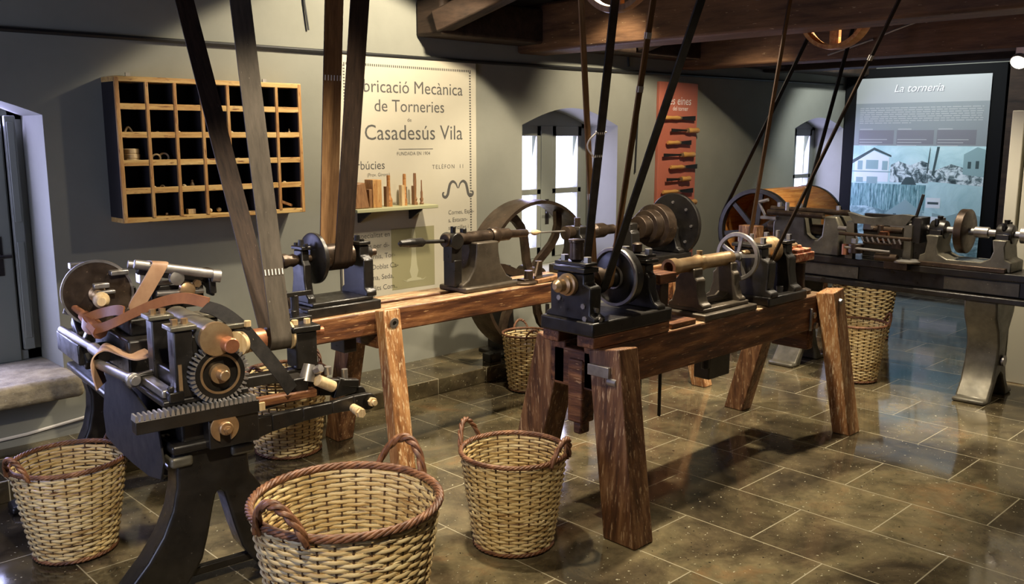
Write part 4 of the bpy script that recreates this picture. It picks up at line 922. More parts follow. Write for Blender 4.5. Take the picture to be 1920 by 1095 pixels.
# U saddle with two bearings, shaft and disc
m = MB()
poly = [(-.27, 0), (.27, 0), (.27, .06), (.235, .075), (.225, .15), (.235, .19), (.155, .19), (.165, .12), (.15, .075), (.10, .05), (-.10, .05), (-.15, .075), (-.165, .12), (-.155, .19), (-.235, .19), (-.225, .15), (-.235, .075), (-.27, .06)]
m.prism(poly, (5.54, 1.95, .835), (0, 1, 0), (0, 0, 1), .22)
sd = t3.part('bearing_saddle', m, M['iron_grey'], bev=.006)
m = MB(); m.box(5.50, 5.80, 1.70, 2.24, .835, .862); t3.part('saddle_plate', m, M['iron_brown'], parent=sd, bev=.003)
zsf = 1.055
m = MB()
for yy in (1.755, 2.145):
    m = MB(); m.rev([(.03, -.05), (.055, -.045), (.062, -.02), (.062, .02), (.055, .045), (.03, .05)], (5.65, yy, zsf), (0, 1, 0), 28); m.box(5.58, 5.72, yy - .035, yy + .035, 1.005, zsf); m.nut((5.60, yy, zsf + .03), (0, 0, 1), .014, .04); m.nut((5.70, yy, zsf + .03), (0, 0, 1), .014, .04)
    m.cyl((5.65, yy, zsf + .05), (5.65, yy, zsf + .085), .014, .018); t3.part('bearing', m, M['iron'], parent=sd, bev=.002)
m = MB(); m.cyl((5.65, 1.45, zsf), (5.65, 2.45, zsf), .022); m.rev([(.022, 0), (.05, .004), (.05, .05), (.022, .055)], (5.65, 1.62, zsf), (0, 1, 0), 24); m.rev([(.022, 0), (.034, .004), (.034, .08), (.022, .085)], (5.65, 1.85, zsf), (0, 1, 0), 24); t3.part('shaft', m, M['steel'], parent=sd)
m = MB(); m.rev([(.03, 0), (.125, .0), (.137, .006), (.137, .05), (.125, .056), (.03, .056)], (5.65, 1.965, zsf), (0, 1, 0), 52); t3.part('shaft_disc', m, M['iron_brown'], parent=sd, bev=.002)
m = MB(); m.rev([(.02, 0), (.09, .01), (.095, .02), (.05, .03)], (5.52, 2.28, .836), (0, 0, 1), 28); t3.part('pan', m, M['steel'])
# middle frame: wavy topped plate with a window, lever and slides
m = MB()
N = 20
outer = []
for k in range(N + 1): outer.append((-.215 + .43 * k / N, .305 - .022 * math.sin(PI * k / N * 1.0) ** 2 + .012 * math.sin(2 * PI * k / N)))
top = outer
hole = [(-.165 + .33 * k / N, .235) for k in range(N + 1)]
for i in range(N):
    m.prism([top[i], top[i + 1], hole[i + 1], hole[i]], (5.50, 2.47, .835), (0, 1, 0), (0, 0, 1), .05)
m.box(5.50, 5.55, 2.255, 2.305, .835, 1.08); m.box(5.50, 5.55, 2.635, 2.685, .835, 1.08)
cf = t3.part('carriage_frame', m, M['iron_grey'])
m = MB(); m.box(5.74, 5.79, 2.26, 2.68, .835, 1.12); t3.part('carriage_back', m, M['iron'], parent=cf, bev=.004)
m = MB(); m.bar((5.56, 2.27, 1.09), (5.56, 2.225, 1.275), .014, .018); m.box(5.52, 5.62, 2.21, 2.27, .97, 1.13); t3.part('lever', m, M['iron'], parent=cf, bev=.004)
m = MB(); m.cyl((5.47, 2.24, .995), (5.47, 2.72, 1.0), .012); m.box(5.46, 5.50, 2.3, 2.36, .93, .98); m.cyl((5.48, 2.60, .88), (5.48, 2.60, .94), .05, n=24); m.cyl((5.46, 2.32, .87), (5.46, 2.46, .87), .025); m.box(5.45, 5.52, 2.25, 2.40, .80, .86); m.cyl((5.47, 2.55, .955), (5.47, 2.30, .955), .010); m.cyl((5.62, 2.36, 1.03), (5.62, 2.62, 1.03), .022); m.cyl((5.6, 2.50, .93), (5.6, 2.50, 1.06), .02)
t3.part('cross_slide', m, M['iron_brown'], parent=cf, bev=.002)
m = MB()
for k in range(9): m.bar((5.455, 2.30 + .035 * k, .962), (5.455, 2.315 + .035 * k, .992), .008, .008)
m.cyl((5.44, 2.36, .91), (5.44, 2.66, .915), .008); m.nut((5.45, 2.60, .945), (0, 0, 1), .02, .03); m.box(5.56, 5.64, 2.55, 2.60, 1.03, 1.075); m.cyl((5.50, 2.68, 1.03), (5.50, 2.74, 1.03), .016)
t3.each('slide_screw', m, M['steel'], parent=cf)
m = MB(); m.cyl((5.58, 2.44, .99), (5.58, 2.49, .99), .032, n=20); m.cyl((5.49, 2.68, .86), (5.49, 2.68, .93), .022, n=16); t3.each('red_collar', m, M['copper'], parent=cf)
# far head with a U opening
m = MB()
poly = [(-.23, 0), (.27, 0), (.27, .20), (.22, .265), (.04, .265), (.03, .25), (.02, .13), (-.02, .10), (-.07, .10), (-.10, .13), (-.11, .25), (-.12, .265), (-.20, .265), (-.23, .20)]
m.prism(poly, (5.54, 2.98, .835), (0, 1, 0), (0, 0, 1), .24)
fh = t3.part('far_head', m, M['iron_grey'], bev=.010)
m = MB(); m.cyl((5.60, 2.72, 1.125), (5.60, 3.30, 1.125), .020); m.cyl((5.52, 2.86, 1.10), (5.52, 3.28, 1.105), .02); m.cyl((5.66, 2.70, .99), (5.66, 3.34, .99), .04)
t3.part('head_shaft', m, M['iron_brown'], parent=fh)
m = MB()
for yy in (2.80, 3.08, 3.18, 3.24): m.nut((5.60, yy, 1.14), (0, 0, 1), .016, .03)
m.cyl((5.53, 3.14, 1.10), (5.53, 3.14, 1.18), .012); m.bar((5.53, 3.30, 1.06), (5.53, 3.36, 1.17), .014, .014); m.cyl((5.53, 3.36, 1.17), (5.53, 3.29, 1.19), .012); m.box(5.50, 5.54, 3.21, 3.33, 1.055, 1.075)
t3.each('head_fitting', m, M['steel'], parent=fh)

t3.e.location = (5.90, 2.49, -.035)
# ------------------------------------------------------------------ title board at the far end and the partitions
XP = 9.58; NX = (-1, 0, 0)
th = Thing('title_board', 'tall framed title board with grey heading and teal village photographs at the hall end', 'sign', (XP, 4.0, 0))
PY0, PY1 = 3.25, 4.60           # text reads from PY1 towards PY0
m = MB(); m.box(XP + .012, XP + .08, 3.12, 4.73, 0, 2.30); th.part('frame', m, M['black'], bev=.004)
def pane(z0, z1, y0, y1, mat, name, parent=None, d=.012):
    mm = MB(); mm.box(XP + .012 - d, XP + .013, y0, y1, z0, z1); return th.part(name, mm, mat, parent)
M['head_grey'] = plain('pale grey heading print', (0.44, 0.455, 0.44), .35)
M['text_grey'] = plain('mid grey text print', (0.28, 0.31, 0.31), .35)
M['text_dark'] = plain('darker grey column print', (0.22, 0.22, 0.235), .35)
def photo_mat(name, stops, sc, scale=(1, 1, 1), dist=1.0):
    return pmat(name, stops, scale=scale, sc=sc, det=8, rough=.35, bump=0, dist=dist)
TE = [(0.30, (0.05, 0.11, 0.12)), (0.45, (0.18, 0.32, 0.33)), (0.58, (0.42, 0.62, 0.62)), (0.70, (0.72, 0.88, 0.88))]
M['photo_sky'] = photo_mat('teal sky photograph', [(0.2, (0.30, 0.54, 0.55)), (0.55, (0.56, 0.80, 0.80)), (0.8, (0.76, 0.93, 0.92))], 3.0)
M['photo_trees'] = photo_mat('teal trees photograph', [(0.38, (0.04, 0.07, 0.075)), (0.48, (0.2, 0.28, 0.28)), (0.54, (0.62, 0.74, 0.74)), (0.65, (0.8, 0.9, 0.9))], 14)
M['photo_fence'] = photo_mat('teal fence photograph', [(0.38, (0.05, 0.14, 0.15)), (0.52, (0.22, 0.44, 0.44)), (0.66, (0.55, 0.76, 0.75))], 6, (1, 9, 1), .3)
M['photo_town'] = photo_mat('teal town photograph', TE, 8, (1, 1, 1.6))
M['photo_white'] = plain('white house print', (0.78, 0.86, 0.86), .35)
M['photo_dark'] = plain('dark teal print', (0.06, 0.10, 0.10), .35)
M['photo_mid'] = plain('mid teal print', (0.30, 0.46, 0.46), .35)
hd = pane(1.94, 2.20, PY0, PY1, M['head_grey'], 'heading_band')
lettering('title_lettering', 'La torneria', M['white'], th.e, (XP - .001, 3.95, 2.05), (0, -1, 0), (0, 0, 1), width=.50, shear=.28, off=th.off)
lettering('title_shadow', 'La torneria', M['text_dark'], th.e, (XP - .0005, 3.943, 2.044), (0, -1, 0), (0, 0, 1), width=.50, shear=.28, off=th.off, depth=.0003)
tb = pane(1.50, 1.94, PY0, PY1, M['text_grey'], 'text_band')
m = MB()
rn = random.Random(4)
for k in range(8):
    z = 1.885 - k * .022; y = PY1 - .05
    e = PY0 + .05 if k < 7 else 4.0
    while y > e:
        L = rn.uniform(.03, .09); m.box(XP - .0012, XP, max(e, y - L), y, z, z + .009); y -= L + .012
for c_ in (4.54, 4.13, 3.72):
    m.box(XP - .0012, XP, c_ - .14, c_, 1.665, 1.676)
    for k in range(3): m.box(XP - .0012, XP, c_ - .30 + .05 * k, c_, 1.64 - .03 * k - .08, 1.648 - .03 * k - .08)
th.part('text_lines', m, M['head_grey'], parent=tb)
m = MB()
for c_ in (4.54, 4.13, 3.72): m.box(XP - .0006, XP, c_ - .37, c_ + .01, 1.515, 1.66)
th.part('text_columns', m, M['text_dark'], parent=tb)
# photographs
def ph(name, z0, z1, y0, y1, base, shapes):
    p = pane(z0, z1, y0, y1, M[base], name)
    groups = {}
    for mt, poly in shapes: groups.setdefault(mt, []).append(poly)
    d = .0012
    for mt, polys in groups.items():
        for k, poly in enumerate(polys):
            mm = MB(); W_, H_ = y1 - y0, z1 - z0
            mm.prism([(a * W_, b * H_) for a, b in poly], (XP, y1, z0), (0, -1, 0), (0, 0, 1), d)
            th.part('print', mm, M[mt], parent=p); d += .0003
def rc(a, b, c, d_): return [(a, b), (c, b), (c, d_), (a, d_)]
ph('house_photograph', 1.10, 1.50, 4.18, 4.60, 'photo_sky', [('photo_dark', [(0, .62), (.55, .95), (1, .75), (1, .70), (.55, .88), (0, .52)]), ('photo_white', [(.06, .05), (.95, .05), (.95, .70), (.55, .86), (.06, .56)]),
    ('photo_mid', rc(.36, .38, .68, .62)), ('photo_mid', rc(.14, .36, .27, .60)), ('photo_mid', rc(.78, .36, .92, .60)), ('photo_mid', rc(.4, .0, .68, .18)), ('photo_mid', rc(.12, .02, .3, .16)), ('photo_mid', rc(.0, .30, 1, .33))])
ph('timber_photograph', 1.10, 1.50, 3.78, 4.18, 'photo_sky', [('photo_trees', [(0, .05), (1, .05), (1, .55), (.8, .62), (.5, .50), (.2, .6), (0, .5)]), ('photo_dark', [(.3, .0), (.7, .0), (.6, .2), (.4, .18)]), ('photo_dark', [(.93, .3), (.97, .3), (1, .9), (.985, .98)])])
ph('street_photograph', 1.10, 1.50, PY0, 3.78, 'photo_sky', [('photo_trees', [(0, .1), (1, .02), (1, .6), (.75, .42), (.4, .55), (.1, .38), (0, .4)]), ('photo_mid', [(.62, .3), (1, .25), (1, .92), (.85, .98), (.62, .80)]), ('photo_dark', [(.05, .25), (.09, .25), (.17, .98), (.12, .98)]), ('photo_dark', rc(.70, .45, .76, .62)), ('photo_dark', rc(.84, .45, .90, .64))])
ph('fence_photograph', .62, 1.10, 3.80, 4.60, 'photo_fence', [('photo_town', [(0, 0), (1, 0), (1, .45), (.8, .52), (.5, .42), (.2, .5), (0, .48)]), ('photo_mid', [(.52, .05), (.98, .05), (.98, .40), (.75, .68), (.52, .40)]), ('photo_dark', rc(.60, .28, .64, .36)), ('photo_dark', rc(.80, .28, .84, .36)), ('photo_white', rc(.22, .05, .45, .22))])
ph('valley_photograph', .62, 1.10, PY0, 3.80, 'photo_sky', [('photo_mid', [(.15, 0), (1, 0), (1, .40), (.7, .48), (.4, .36), (.15, .42)]), ('photo_white', rc(.02, .52, .28, .74)), ('photo_dark', rc(.05, .60, .25, .65)), ('photo_white', rc(.05, .04, .4, .34)), ('photo_fence', rc(.55, .02, .95, .24))])
ph('village_photograph', .10, .62, PY0, PY1, 'photo_town', [('photo_mid', [(0, .0), (1, 0), (1, .25), (.6, .35), (0, .22)]), ('photo_dark', rc(.48, .2, .50, .85)), ('photo_white', rc(.62, .35, .9, .58)), ('photo_white', rc(.1, .3, .3, .5))])
# cream standing partition behind the lathe
th = Thing('partition_panel', 'cream standing partition panel with edge post behind the iron lathe end', 'partition', (6.4, .9, 0))
m = MB(); m.box(6.38, 6.44, -.6, 1.93, 0, 1.745); th.part('panel', m, M['cream'], bev=.004)
m = MB(); m.box(6.36, 6.46, 1.945, 2.02, 0, 1.76); th.part('edge_post', m, M['cream'], bev=.006)
# dark wall end above and beside the title board
m = MB(); m.box(9.60, XE, YB, 3.10, 0, ZC - .03); struct('partition_wall', m, M['dark_timber'])
# twin spot lamp under the beam
th = Thing('spot_lamp', 'twin-headed spot lamp glowing under the dark tie beam', 'lamp', (6.48, 1.98, 2.14))
m = MB(); m.box(6.44, 6.60, 1.90, 2.06, 2.09, 2.159); th.part('housing', m, M['steel'], bev=.004)
E2 = bpy.data.materials.new('lit lamp glass'); E2.use_nodes = True; b_ = E2.node_tree.nodes['Principled BSDF']; b_.inputs['Emission Color'].default_value = (1, .93, .78, 1); b_.inputs['Emission Strength'].default_value = 12
for k, yy in enumerate((1.92, 2.03)):
    m = MB(); m.rev([(.03, 0), (.05, .03), (.052, .06)], (6.48, yy, 2.10), (-.75, .1, -.65), 24); hd_ = th.part('lamp_head', m, M['steel'])
    m = MB(); m.rev([(.004, .058), (.047, .058), (.044, .066), (.004, .070)], (6.48, yy, 2.10), (-.75, .1, -.65), 24); th.part('bulb', m, E2, parent=hd_)

# ------------------------------------------------------------------ line shaft pulleys under the roof
t = Thing('line_shaft', 'iron line shaft under the roof carrying wooden belt pulleys over the benches', 'shaft', (3.2, 2.385, 2.275))
m = MB(); m.cyl((2.3, 2.385, 2.275), (4.02, 2.385, 2.275), .022); t.part('shaft', m, M['iron'])
m = MB(); spoked(m, (2.874, 2.385, 2.275), (1, 0, 0), .195, .038, .022, 4, .05, .04, ph=.0); t.part('rim_pulley', m, M['turned_dark'])
m = MB(); m.box(2.42, 2.50, 2.33, 2.44, 2.24, 2.72); m.box(3.9, 3.98, 2.33, 2.44, 2.24, 2.72); t.each('hanger', m, M['iron'], bev=.004)
t = Thing('ceiling_pulley', 'pale spoked wooden pulley hanging just behind the big tie beam', 'pulley', (5.0, 2.55, 2.29))
m = MB(); spoked(m, (5.0, 2.55, 2.29), (1, 0, 0), .205, .09, .022, 4, .055, .04, ph=0); t.part('pulley_wheel', m, M['drum'])
m = MB(); m.cyl((4.92, 2.55, 2.29), (5.12, 2.55, 2.29), .018); m.box(5.085, 5.12, 2.51, 2.59, 2.25, 2.735); t.part('hanger', m, M['iron'], bev=.003)

# ------------------------------------------------------------------ drive belts
def loop(x, lo, hi, wd, tk=.006, n=14):
    (y0, z0, r0), (y1, z1, r1) = lo, hi
    d = Vector((y1 - y0, z1 - z0)); L = d.length; d /= L; nrm = Vector((-d.y, d.x))   # to the +y... side
    sn = (r0 - r1) / L; cs = math.sqrt(1 - sn * sn)
    pts = []
    a0 = math.atan2(d.y, d.x); ph_ = math.asin(sn)
    # lower arc from one tangent round the underside to the other
    for k in range(n + 1):
        a = a0 + (PI / 2 - ph_) + (PI + 2 * ph_) * k / n
        pts.append((x, y0 + (r0 + tk / 2) * math.cos(a), z0 + (r0 + tk / 2) * math.sin(a)))
    for k in range(n + 1):
        a = a0 - (PI / 2 - ph_) + (PI - 2 * ph_) * k / n
        pts.append((x, y1 + (r1 + tk / 2) * math.cos(a), z1 + (r1 + tk / 2) * math.sin(a)))
    return pts
def belt(x, lo, hi, wd, mat, label, lace=None, tk=.006, top_pulley=True, frame=None, inner=None):
    loc = frame[0] if frame else (x, lo[0], lo[1]); rz = frame[1] if frame else 0; lc = bool(frame)
    t = Thing('drive_belt', label, 'belt', loc, rz, local=lc)
    pts = loop(x, lo, hi, wd, tk)
    m = MB(); m.strip(pts, (1, 0, 0), wd, tk, closed=True)
    m.m = [1 if i % 4 == 0 else 0 for i in range(len(m.f))]          # the running side takes the inner leather colour
    t.part('leather_band', m, [M[mat], M[inner or mat]])
    def on(z, side):
        # point of the straight run: side 0 runs down on the larger y, 1 on the smaller
        n = len(pts) // 2
        runs = [(Vector(pts[-1]), Vector(pts[0])), (Vector(pts[n - 1]), Vector(pts[n]))]
        a, b = max(runs, key=lambda q: q[0].y + q[1].y) if side == 0 else min(runs, key=lambda q: q[0].y + q[1].y)
        u = (z - a.z) / (b.z - a.z); return a + (b - a) * u, (b - a).normalized() * (1 if b.z > a.z else -1)
    for (z, side, kind) in (lace or []):
        p, dr = on(z, side); mm = MB(); nn = dr.cross(Vector((1, 0, 0)))
        if kind == 'staples':
            for k in range(6):
                xx = x - wd * .42 + wd * .84 * k / 5
                for s_ in (1, -1):
                    q = p + nn * s_ * (tk * .5 + .0015); mm.bar((xx, q.y - dr.y * .012, q.z - dr.z * .012), (xx, q.y + dr.y * .012, q.z + dr.z * .012), .004, .003)
        elif kind == 'wire':
            for k in range(4):
                xx = x - wd * .4 + wd * .8 * k / 3; mm.tube([p + dr * q + Vector((xx - x, 0, 0)) + nn * (.007 * math.cos(q * 40)) for q in [-.05 + .1 * j / 12 for j in range(13)]], .003, 6)
            mm.tube([p + dr * (-.05) + Vector((wd * (.5 - j / 6), .0, 0)) + nn * .010 for j in range(7)] + [p + dr * (-.05 + .1 * j / 8) + Vector((-wd * .5 - .05 * math.sin(PI * j / 8), 0, 0)) for j in range(9)] + [p + dr * .05 + Vector((-wd * .5 + wd * 1.5 * j / 6, 0, 0)) + nn * .010 for j in range(7)], .0035, 6)
        t.part('belt_lacing', mm, M['wire'])
    if top_pulley:
        p = Thing('ceiling_pulley', 'overhead pulley turning the ' + label, 'pulley', loc if frame else (x, hi[0], hi[1]), rz, local=lc)
        m = MB(); pulley_mb(m, (x, hi[0], hi[1]), (1, 0, 0), hi[2] - .005, wd * 1.3, crown=.001); p.part('pulley_wheel', m, M['turned_dark'])
        m = MB(); m.cyl((x - wd, hi[0], hi[1]), (x + wd + .06, hi[0], hi[1]), .018); m.box(x + wd + .01, x + wd + .05, hi[0] - .04, hi[0] + .04, hi[1] - .04, 2.735); p.part('hanger', m, M['iron'])
    return t
belt(2.874, (ysh, zs_, .0415), (2.385, 2.275, .198), .032, 'leather_brown', 'narrow brown belt running from the disc headstock up to the reddish pulley', [(1.78, 1, 'staples'), (1.98, 1, 'staples'), (1.35, 0, 'staples')], top_pulley=False)
belt(2.826, (ysh, zs_, .0535), (2.03, 2.62, .26), .046, 'leather_black', 'black belt laced with white wire above the disc headstock', [(1.565, 0, 'wire')])
belt(4.115, (Y2, 1.02, .072), (1.98, 2.57, .31), .030, 'leather_dark', 'thin dark belt over the grooved brass pulley of the rust-brown bench', [(1.95, 1, 'staples')], inner='leather_brown')
belt(6.262, (3.75, .87, .331), (3.15, 2.535, .12), .050, 'leather_black', 'black belt round the spoked face of the orange drum')
belt(2.338, (Y1, 1.045, .060), (3.41, 2.60, .11), .095, 'leather_dark', 'wide brown belt over the first headstock of the window-side lathe', [(1.86, 0, 'staples')], inner='leather_brown')

# ------------------------------------------------------------------ geared iron machine nearest the stone sill (own frame: x across, y to the window wall)
MO, MR = (1.22, 2.92, 0), math.atan2(-.1, .995)
t4 = Thing('geared_machine', 'black iron wood-working machine with rack, toothed wheel and cast legs', 'machine', MO, MR, local=True)
m = MB(); m.box(0, .27, 0, 1.5, .665, .70); m.box(.03, .24, .01, 1.49, .555, .665)
m.box(-.012, .282, -.01, 1.50, .528, .562)
t4.part('bed', m, M['iron'], bev=.012, seg=3)
def cast_a(q0, q1, sp):
    L = [(-.005, .53), (.010, .47), (.006, .40), (-.012, .32), (-.05, .235), (-.105, .155), (-.165, .09), (-.20 - sp, .05), (-.26 - sp, .03), (-.26 - sp, 0), (-.02 - sp * .5, 0), (.03, .04), (.082, .12), (.105, .20), (.128, .30), (.140, .345), (.155, .36)]
    poly = L + [(.31 - a if b < .34 else .27 - (a - .005) if b > .39 else .31 - a, b) for a, b in reversed(L[:-1])]
    mm = MB(); mm.prism(poly, (0, q1, 0), (1, 0, 0), (0, 0, 1), q1 - q0); return mm
lg1 = t4.part('leg', cast_a(.02, .13, 0), M['iron'], bev=.012, seg=3)
lg2 = t4.part('leg', cast_a(1.16, 1.27, .08), M['iron'], bev=.012, seg=3)
m = MB(); m.box(-.012, .065, .005, .145, .475, .515); t4.part('leg_pad', m, M['iron_grey'], parent=lg1, bev=.012, seg=3)
m = MB(); m.box(.20, .285, .005, .145, .475, .515); t4.part('leg_pad', m, M['iron_grey'], parent=lg1, bev=.012, seg=3)
m = MB(); m.bar((-.06, .07, .06), (.33, .07, .06), .03, .03); m.cyl((.135, .13, .30), (.135, 1.17, .30), .014); t4.part('leg_stretcher', m, M['iron'], bev=.004)
# rack with its teeth
m = MB(); m.box(-.135, .285, -.055, -.008, .640, .685)
rk = t4.part('rack', m, M['iron'], bev=.003)
m = MB()
for k in range(25):
    x = -.130 + .0166 * k
    m.prism([(-.0062, 0), (.0062, 0), (.0030, .020), (-.0030, .020)], (x, -.008, .684), (1, 0, 0), (0, 0, 1), .047)
t4.part('rack_teeth', m, M['teeth'], parent=rk)
# toothed wheel
GC = Vector((.158, -.02, .796)); GR = .088
m = MB(); m.rev([(GR - .024, -.018), (GR, -.018), (GR, .018), (GR - .024, .018)], GC, (0, 1, 0), 56, cap=False, closed=True)
m.rev([(.030, .0), (GR - .02, .0), (GR - .02, .014), (.03, .014)], GC, (0, 1, 0), 40)
gw = t4.part('toothed_wheel', m, M['iron'], bev=.002)
m = MB()
for k in range(38):
    a = 2 * PI * k / 38; e = Vector((math.cos(a), 0, math.sin(a))); b = Vector((-math.sin(a), 0, math.cos(a)))
    m.prism([(-.0052, 0), (.0052, 0), (.0028, .0165), (-.0028, .0165)], GC + e * (GR - .001) + Vector((0, .018, 0)), b, e, .036 if b.cross(e).y < 0 else -.036)
t4.part('teeth', m, M['teeth'], parent=gw)
m = MB(); m.rev([(GR - .026, -.020), (GR - .018, -.020), (GR - .018, -.016), (GR - .026, -.016)], GC, (0, 1, 0), 48, cap=False, closed=True); t4.part('worn_ring', m, M['brass'], parent=gw)
m = MB(); m.rev([(.034, -.020), (.034, .0), (.018, .0)], GC, (0, 1, 0), 28); m.cyl(GC + Vector((.004, -.055, 0)), GC, .018, n=24, ch=.003); t4.part('hub', m, M['brass'], parent=gw)
# front block with slotted washer
m = MB(); m.box(.105, .285, -.045, .02, .535, .645); t4.part('front_block', m, M['iron'], bev=.005)
m = MB()
pl = [(.050 * math.cos(a), .050 * math.sin(a)) for a in [R(-68 + 316 * k / 36) for k in range(37)]] ; pl = [(.050 * math.cos(R(-68) + R(316) * k / 36), .050 * math.sin(R(-68) + R(316) * k / 36)) for k in range(37)]
pl += [(-.019, -.010), (-.010, .006), (.010, .006), (.019, -.010)]
m.prism(pl, (.158, -.046, .608), (1, 0, 0), (0, 0, 1), .008)
wsh = t4.part('slotted_washer', m, M['brass'], bev=.001)
m = MB(); m.cyl((.158, -.05, .608), (.158, -.072, .608), .024, n=24, ch=.003); m.nut((.158, -.07, .606), (0, -1, 0), .014, .016); m.cyl((.158, -.08, .606), (.158, -.095, .606), .008); t4.part('clamp_nut', m, M['brass'], parent=wsh)
# bearing box: four columns, caps and the barrel between them
m = MB(); m.box(-.03, .27, -.005, .36, .70, .722)
for qa in (.0, .235):
    m.box(.02, .26, qa + .01, qa + .06, .86, .93)
m.box(.03, .25, .06, .25, .72, .80)
bb = t4.part('bearing_box', m, M['iron'], bev=.006)
m = MB()
for qa in (.0, .235): m.box(.02, .085, qa, qa + .07, .72, .955); m.box(.205, .26, qa, qa + .07, .72, .94)
t4.each('column', m, M['iron'], parent=bb, bev=.006)
m = MB()
for qa in (.0, .235):
    m.box(.008, .097, qa - .012, qa + .082, .955, .972); m.box(.195, .27, qa - .012, qa + .082, .94, .957)
t4.each('bearing_cap', m, M['iron_grey'], parent=bb, bev=.004)
m = MB()
for qa in (.0, .235):
    for pp, zz in ((.036, .972), (.07, .972), (.235, .957)): m.nut((pp, qa + .035, zz), (0, 0, 1), .012, .018)
m.box(.028, .04, -.004, .0, .745, .84)
t4.each('cap_nut', m, M['brass'], parent=bb)
m = MB(); m.rev([(.045, 0), (.052, .005), (.052, .38), (.045, .385)], (.145, -.03, .925), (0, 1, 0), 36); t4.part('barrel', m, M['iron_grey'], parent=bb)
m = MB(); m.rev([(.040, 0), (.058, .003), (.058, .022), (.05, .026)], (.147, -.055, .922), (0, 1, 0), 36); t4.part('end_cap', m, M['brass'], parent=bb)
m = MB(); m.cyl((.182, -.10, .902), (.182, -.03, .902), .026, n=28, ch=.003); t4.part('pinion_shaft', m, M['copper'], parent=bb)
m = MB(); m.rev([(.03, 0), (.045, .003), (.045, .025), (.036, .028), (.036, .045), (.045, .048), (.045, .07), (.03, .074)], (.225, -.01, .885), (.8, .6, 0), 28); m.nut((.27, -.02, .945), (0, 0, 1), .012, .02); t4.part('split_collar', m, M['turned'], parent=bb)
# slides and rods on the near edge of the bed
m = MB(); m.box(-.02, .022, .03, .26, .722, .752); t4.part('slide_bar', m, M['steel'], bev=.006)
m = MB(); m.box(-.03, .03, .255, .30, .715, .762); m.box(-.01, .04, -.015, .03, .715, .75); m.nut((0, .0, .75), (0, 0, 1), .012, .02); t4.each('slide_stop', m, M['iron'], bev=.004)
m = MB(); m.cyl((-.10, .52, .76), (-.055, .20, .755), .018, n=20); m.rev([(.018, 0), (.026, .004), (.026, .02), (.014, .026)], (-.06, .235, .755), (.1, -1, 0), 20); m.bar((-.04, .26, .755), (.12, .30, .772), .012, .016); m.bar((-.04, .30, .74), (.12, .34, .752), .012, .016); t4.part('tool_slide', m, M['steel'], bev=.002)
m = MB(); m.cyl((-.119, 1.0, .813), (-.075, .66, .787), .016, n=22, ch=.002); m.cyl((-.076, .68, .788), (-.066, .56, .776), .023, n=22); t4.part('feed_rod', m, M['steel'])
m = MB(); m.box(-.11, .01, .78, 1.15, .70, .785); m.bar((-.06, .76, .70), (-.06, .95, .86), .06, .05); t4.part('rod_bracket', m, M['iron'], bev=.006)
# rear head: dark body, round saw disc with flange, guard bar
m = MB(); m.box(.0, .25, .48, .98, .70, .84); m.box(.03, .22, .55, .78, .84, .91); m.box(.04, .16, .89, .99, .70, .98)
rh_ = t4.part('rear_head', m, M['iron'], bev=.010)
m = MB(); DC = Vector((-.004, .85, .972)); dax = Vector((-.22, -.97, .02)); m.rev([(.01, 0), (.131, 0), (.135, .003), (.135, .016), (.131, .02), (.01, .02)], DC, -dax, 56); t4.part('round_disc', m, M['iron_brown'], parent=rh_)
m = MB(); m.rev([(.127, -.001), (.136, -.001), (.137, .012), (.127, .012)], DC, -dax, 56, cap=False, closed=True); t4.part('disc_rim', m, M['steel'], parent=rh_)
m = MB(); m.rev([(.034, 0), (.034, .02), (.022, .028), (.022, .05), (.013, .056), (.013, .10)], DC, dax, 28); t4.part('disc_hub', m, M['brass'], parent=rh_)
m = MB(); m.rev([(.02, 0), (.032, .01), (.028, .05), (.016, .07)], DC + dax * .11 + Vector((.01, 0, -.01)), dax, 20); t4.part('wooden_knob', m, M['turned'], parent=rh_)
m = MB(); m.bar((-.112, .90, .89), (-.058, .95, 1.0), .012, .036, up=(1, 0, 0)); m.bar((-.058, .97, .99), (-.050, 1.0, 1.075), .03, .03); m.box(-.07, -.01, .98, 1.02, 1.06, 1.085); m.bar((-.08, .80, .80), (-.035, .80, .90), .03, .01); t4.each('guard_bar', m, M['steel'], bev=.003)
m = MB(); m.box(.04, .11, .80, .84, 1.045, 1.065); m.box(-.03, .03, .79, .82, 1.0, 1.02); m.box(-.02, .05, .785, .815, .975, .99); m.box(.15, .24, .80, .86, 1.0, 1.05); t4.each('disc_clamp', m, M['steel'], parent=rh_, bev=.004)
# tilted roller frame above the rear head
m = MB(); m.box(.13, .34, .60, .72, .92, 1.02); m.bar((.10, .66, 1.085), (.36, .62, 1.03), .05, .04); m.box(.20, .26, .58, .70, .80, .93)
m.prism([(-.04, -.05), (.05, -.02), (.05, .05), (-.03, .05)], (.35, .60, 1.02), (0, 1, 0), (0, 0, 1), .03); m.box(.36, .375, .57, .64, .96, 1.04)
fr_ = t4.part('roller_frame', m, M['iron'], bev=.006)
m = MB(); m.cyl((.07, .58, 1.115), (.36, .54, 1.055), .019, n=20, ch=.003); m.cyl((.08, .70, 1.10), (.35, .66, 1.05), .016, n=20); m.cyl((.355, .535, 1.05), (.385, .53, 1.045), .026, n=20); m.rev([(.012, 0), (.028, .004), (.028, .03), (.012, .034)], (.22, .575, 1.05), (0, -1, 0), 20); m.cyl((.15, .59, .99), (.33, .58, .985), .012)
t4.each('roller', m, M['steel'], parent=fr_)
m = MB(); m.rev([(.02, 0), (.03, .006), (.03, .03), (.018, .036)], (.26, .58, 1.0), (0, -1, 0), 18); m.nut((.30, .57, 1.02), (0, -1, 0), .016, .02); m.cyl((.20, .57, .96), (.24, .56, .965), .02); t4.each('frame_fitting', m, M['brass'], parent=fr_)
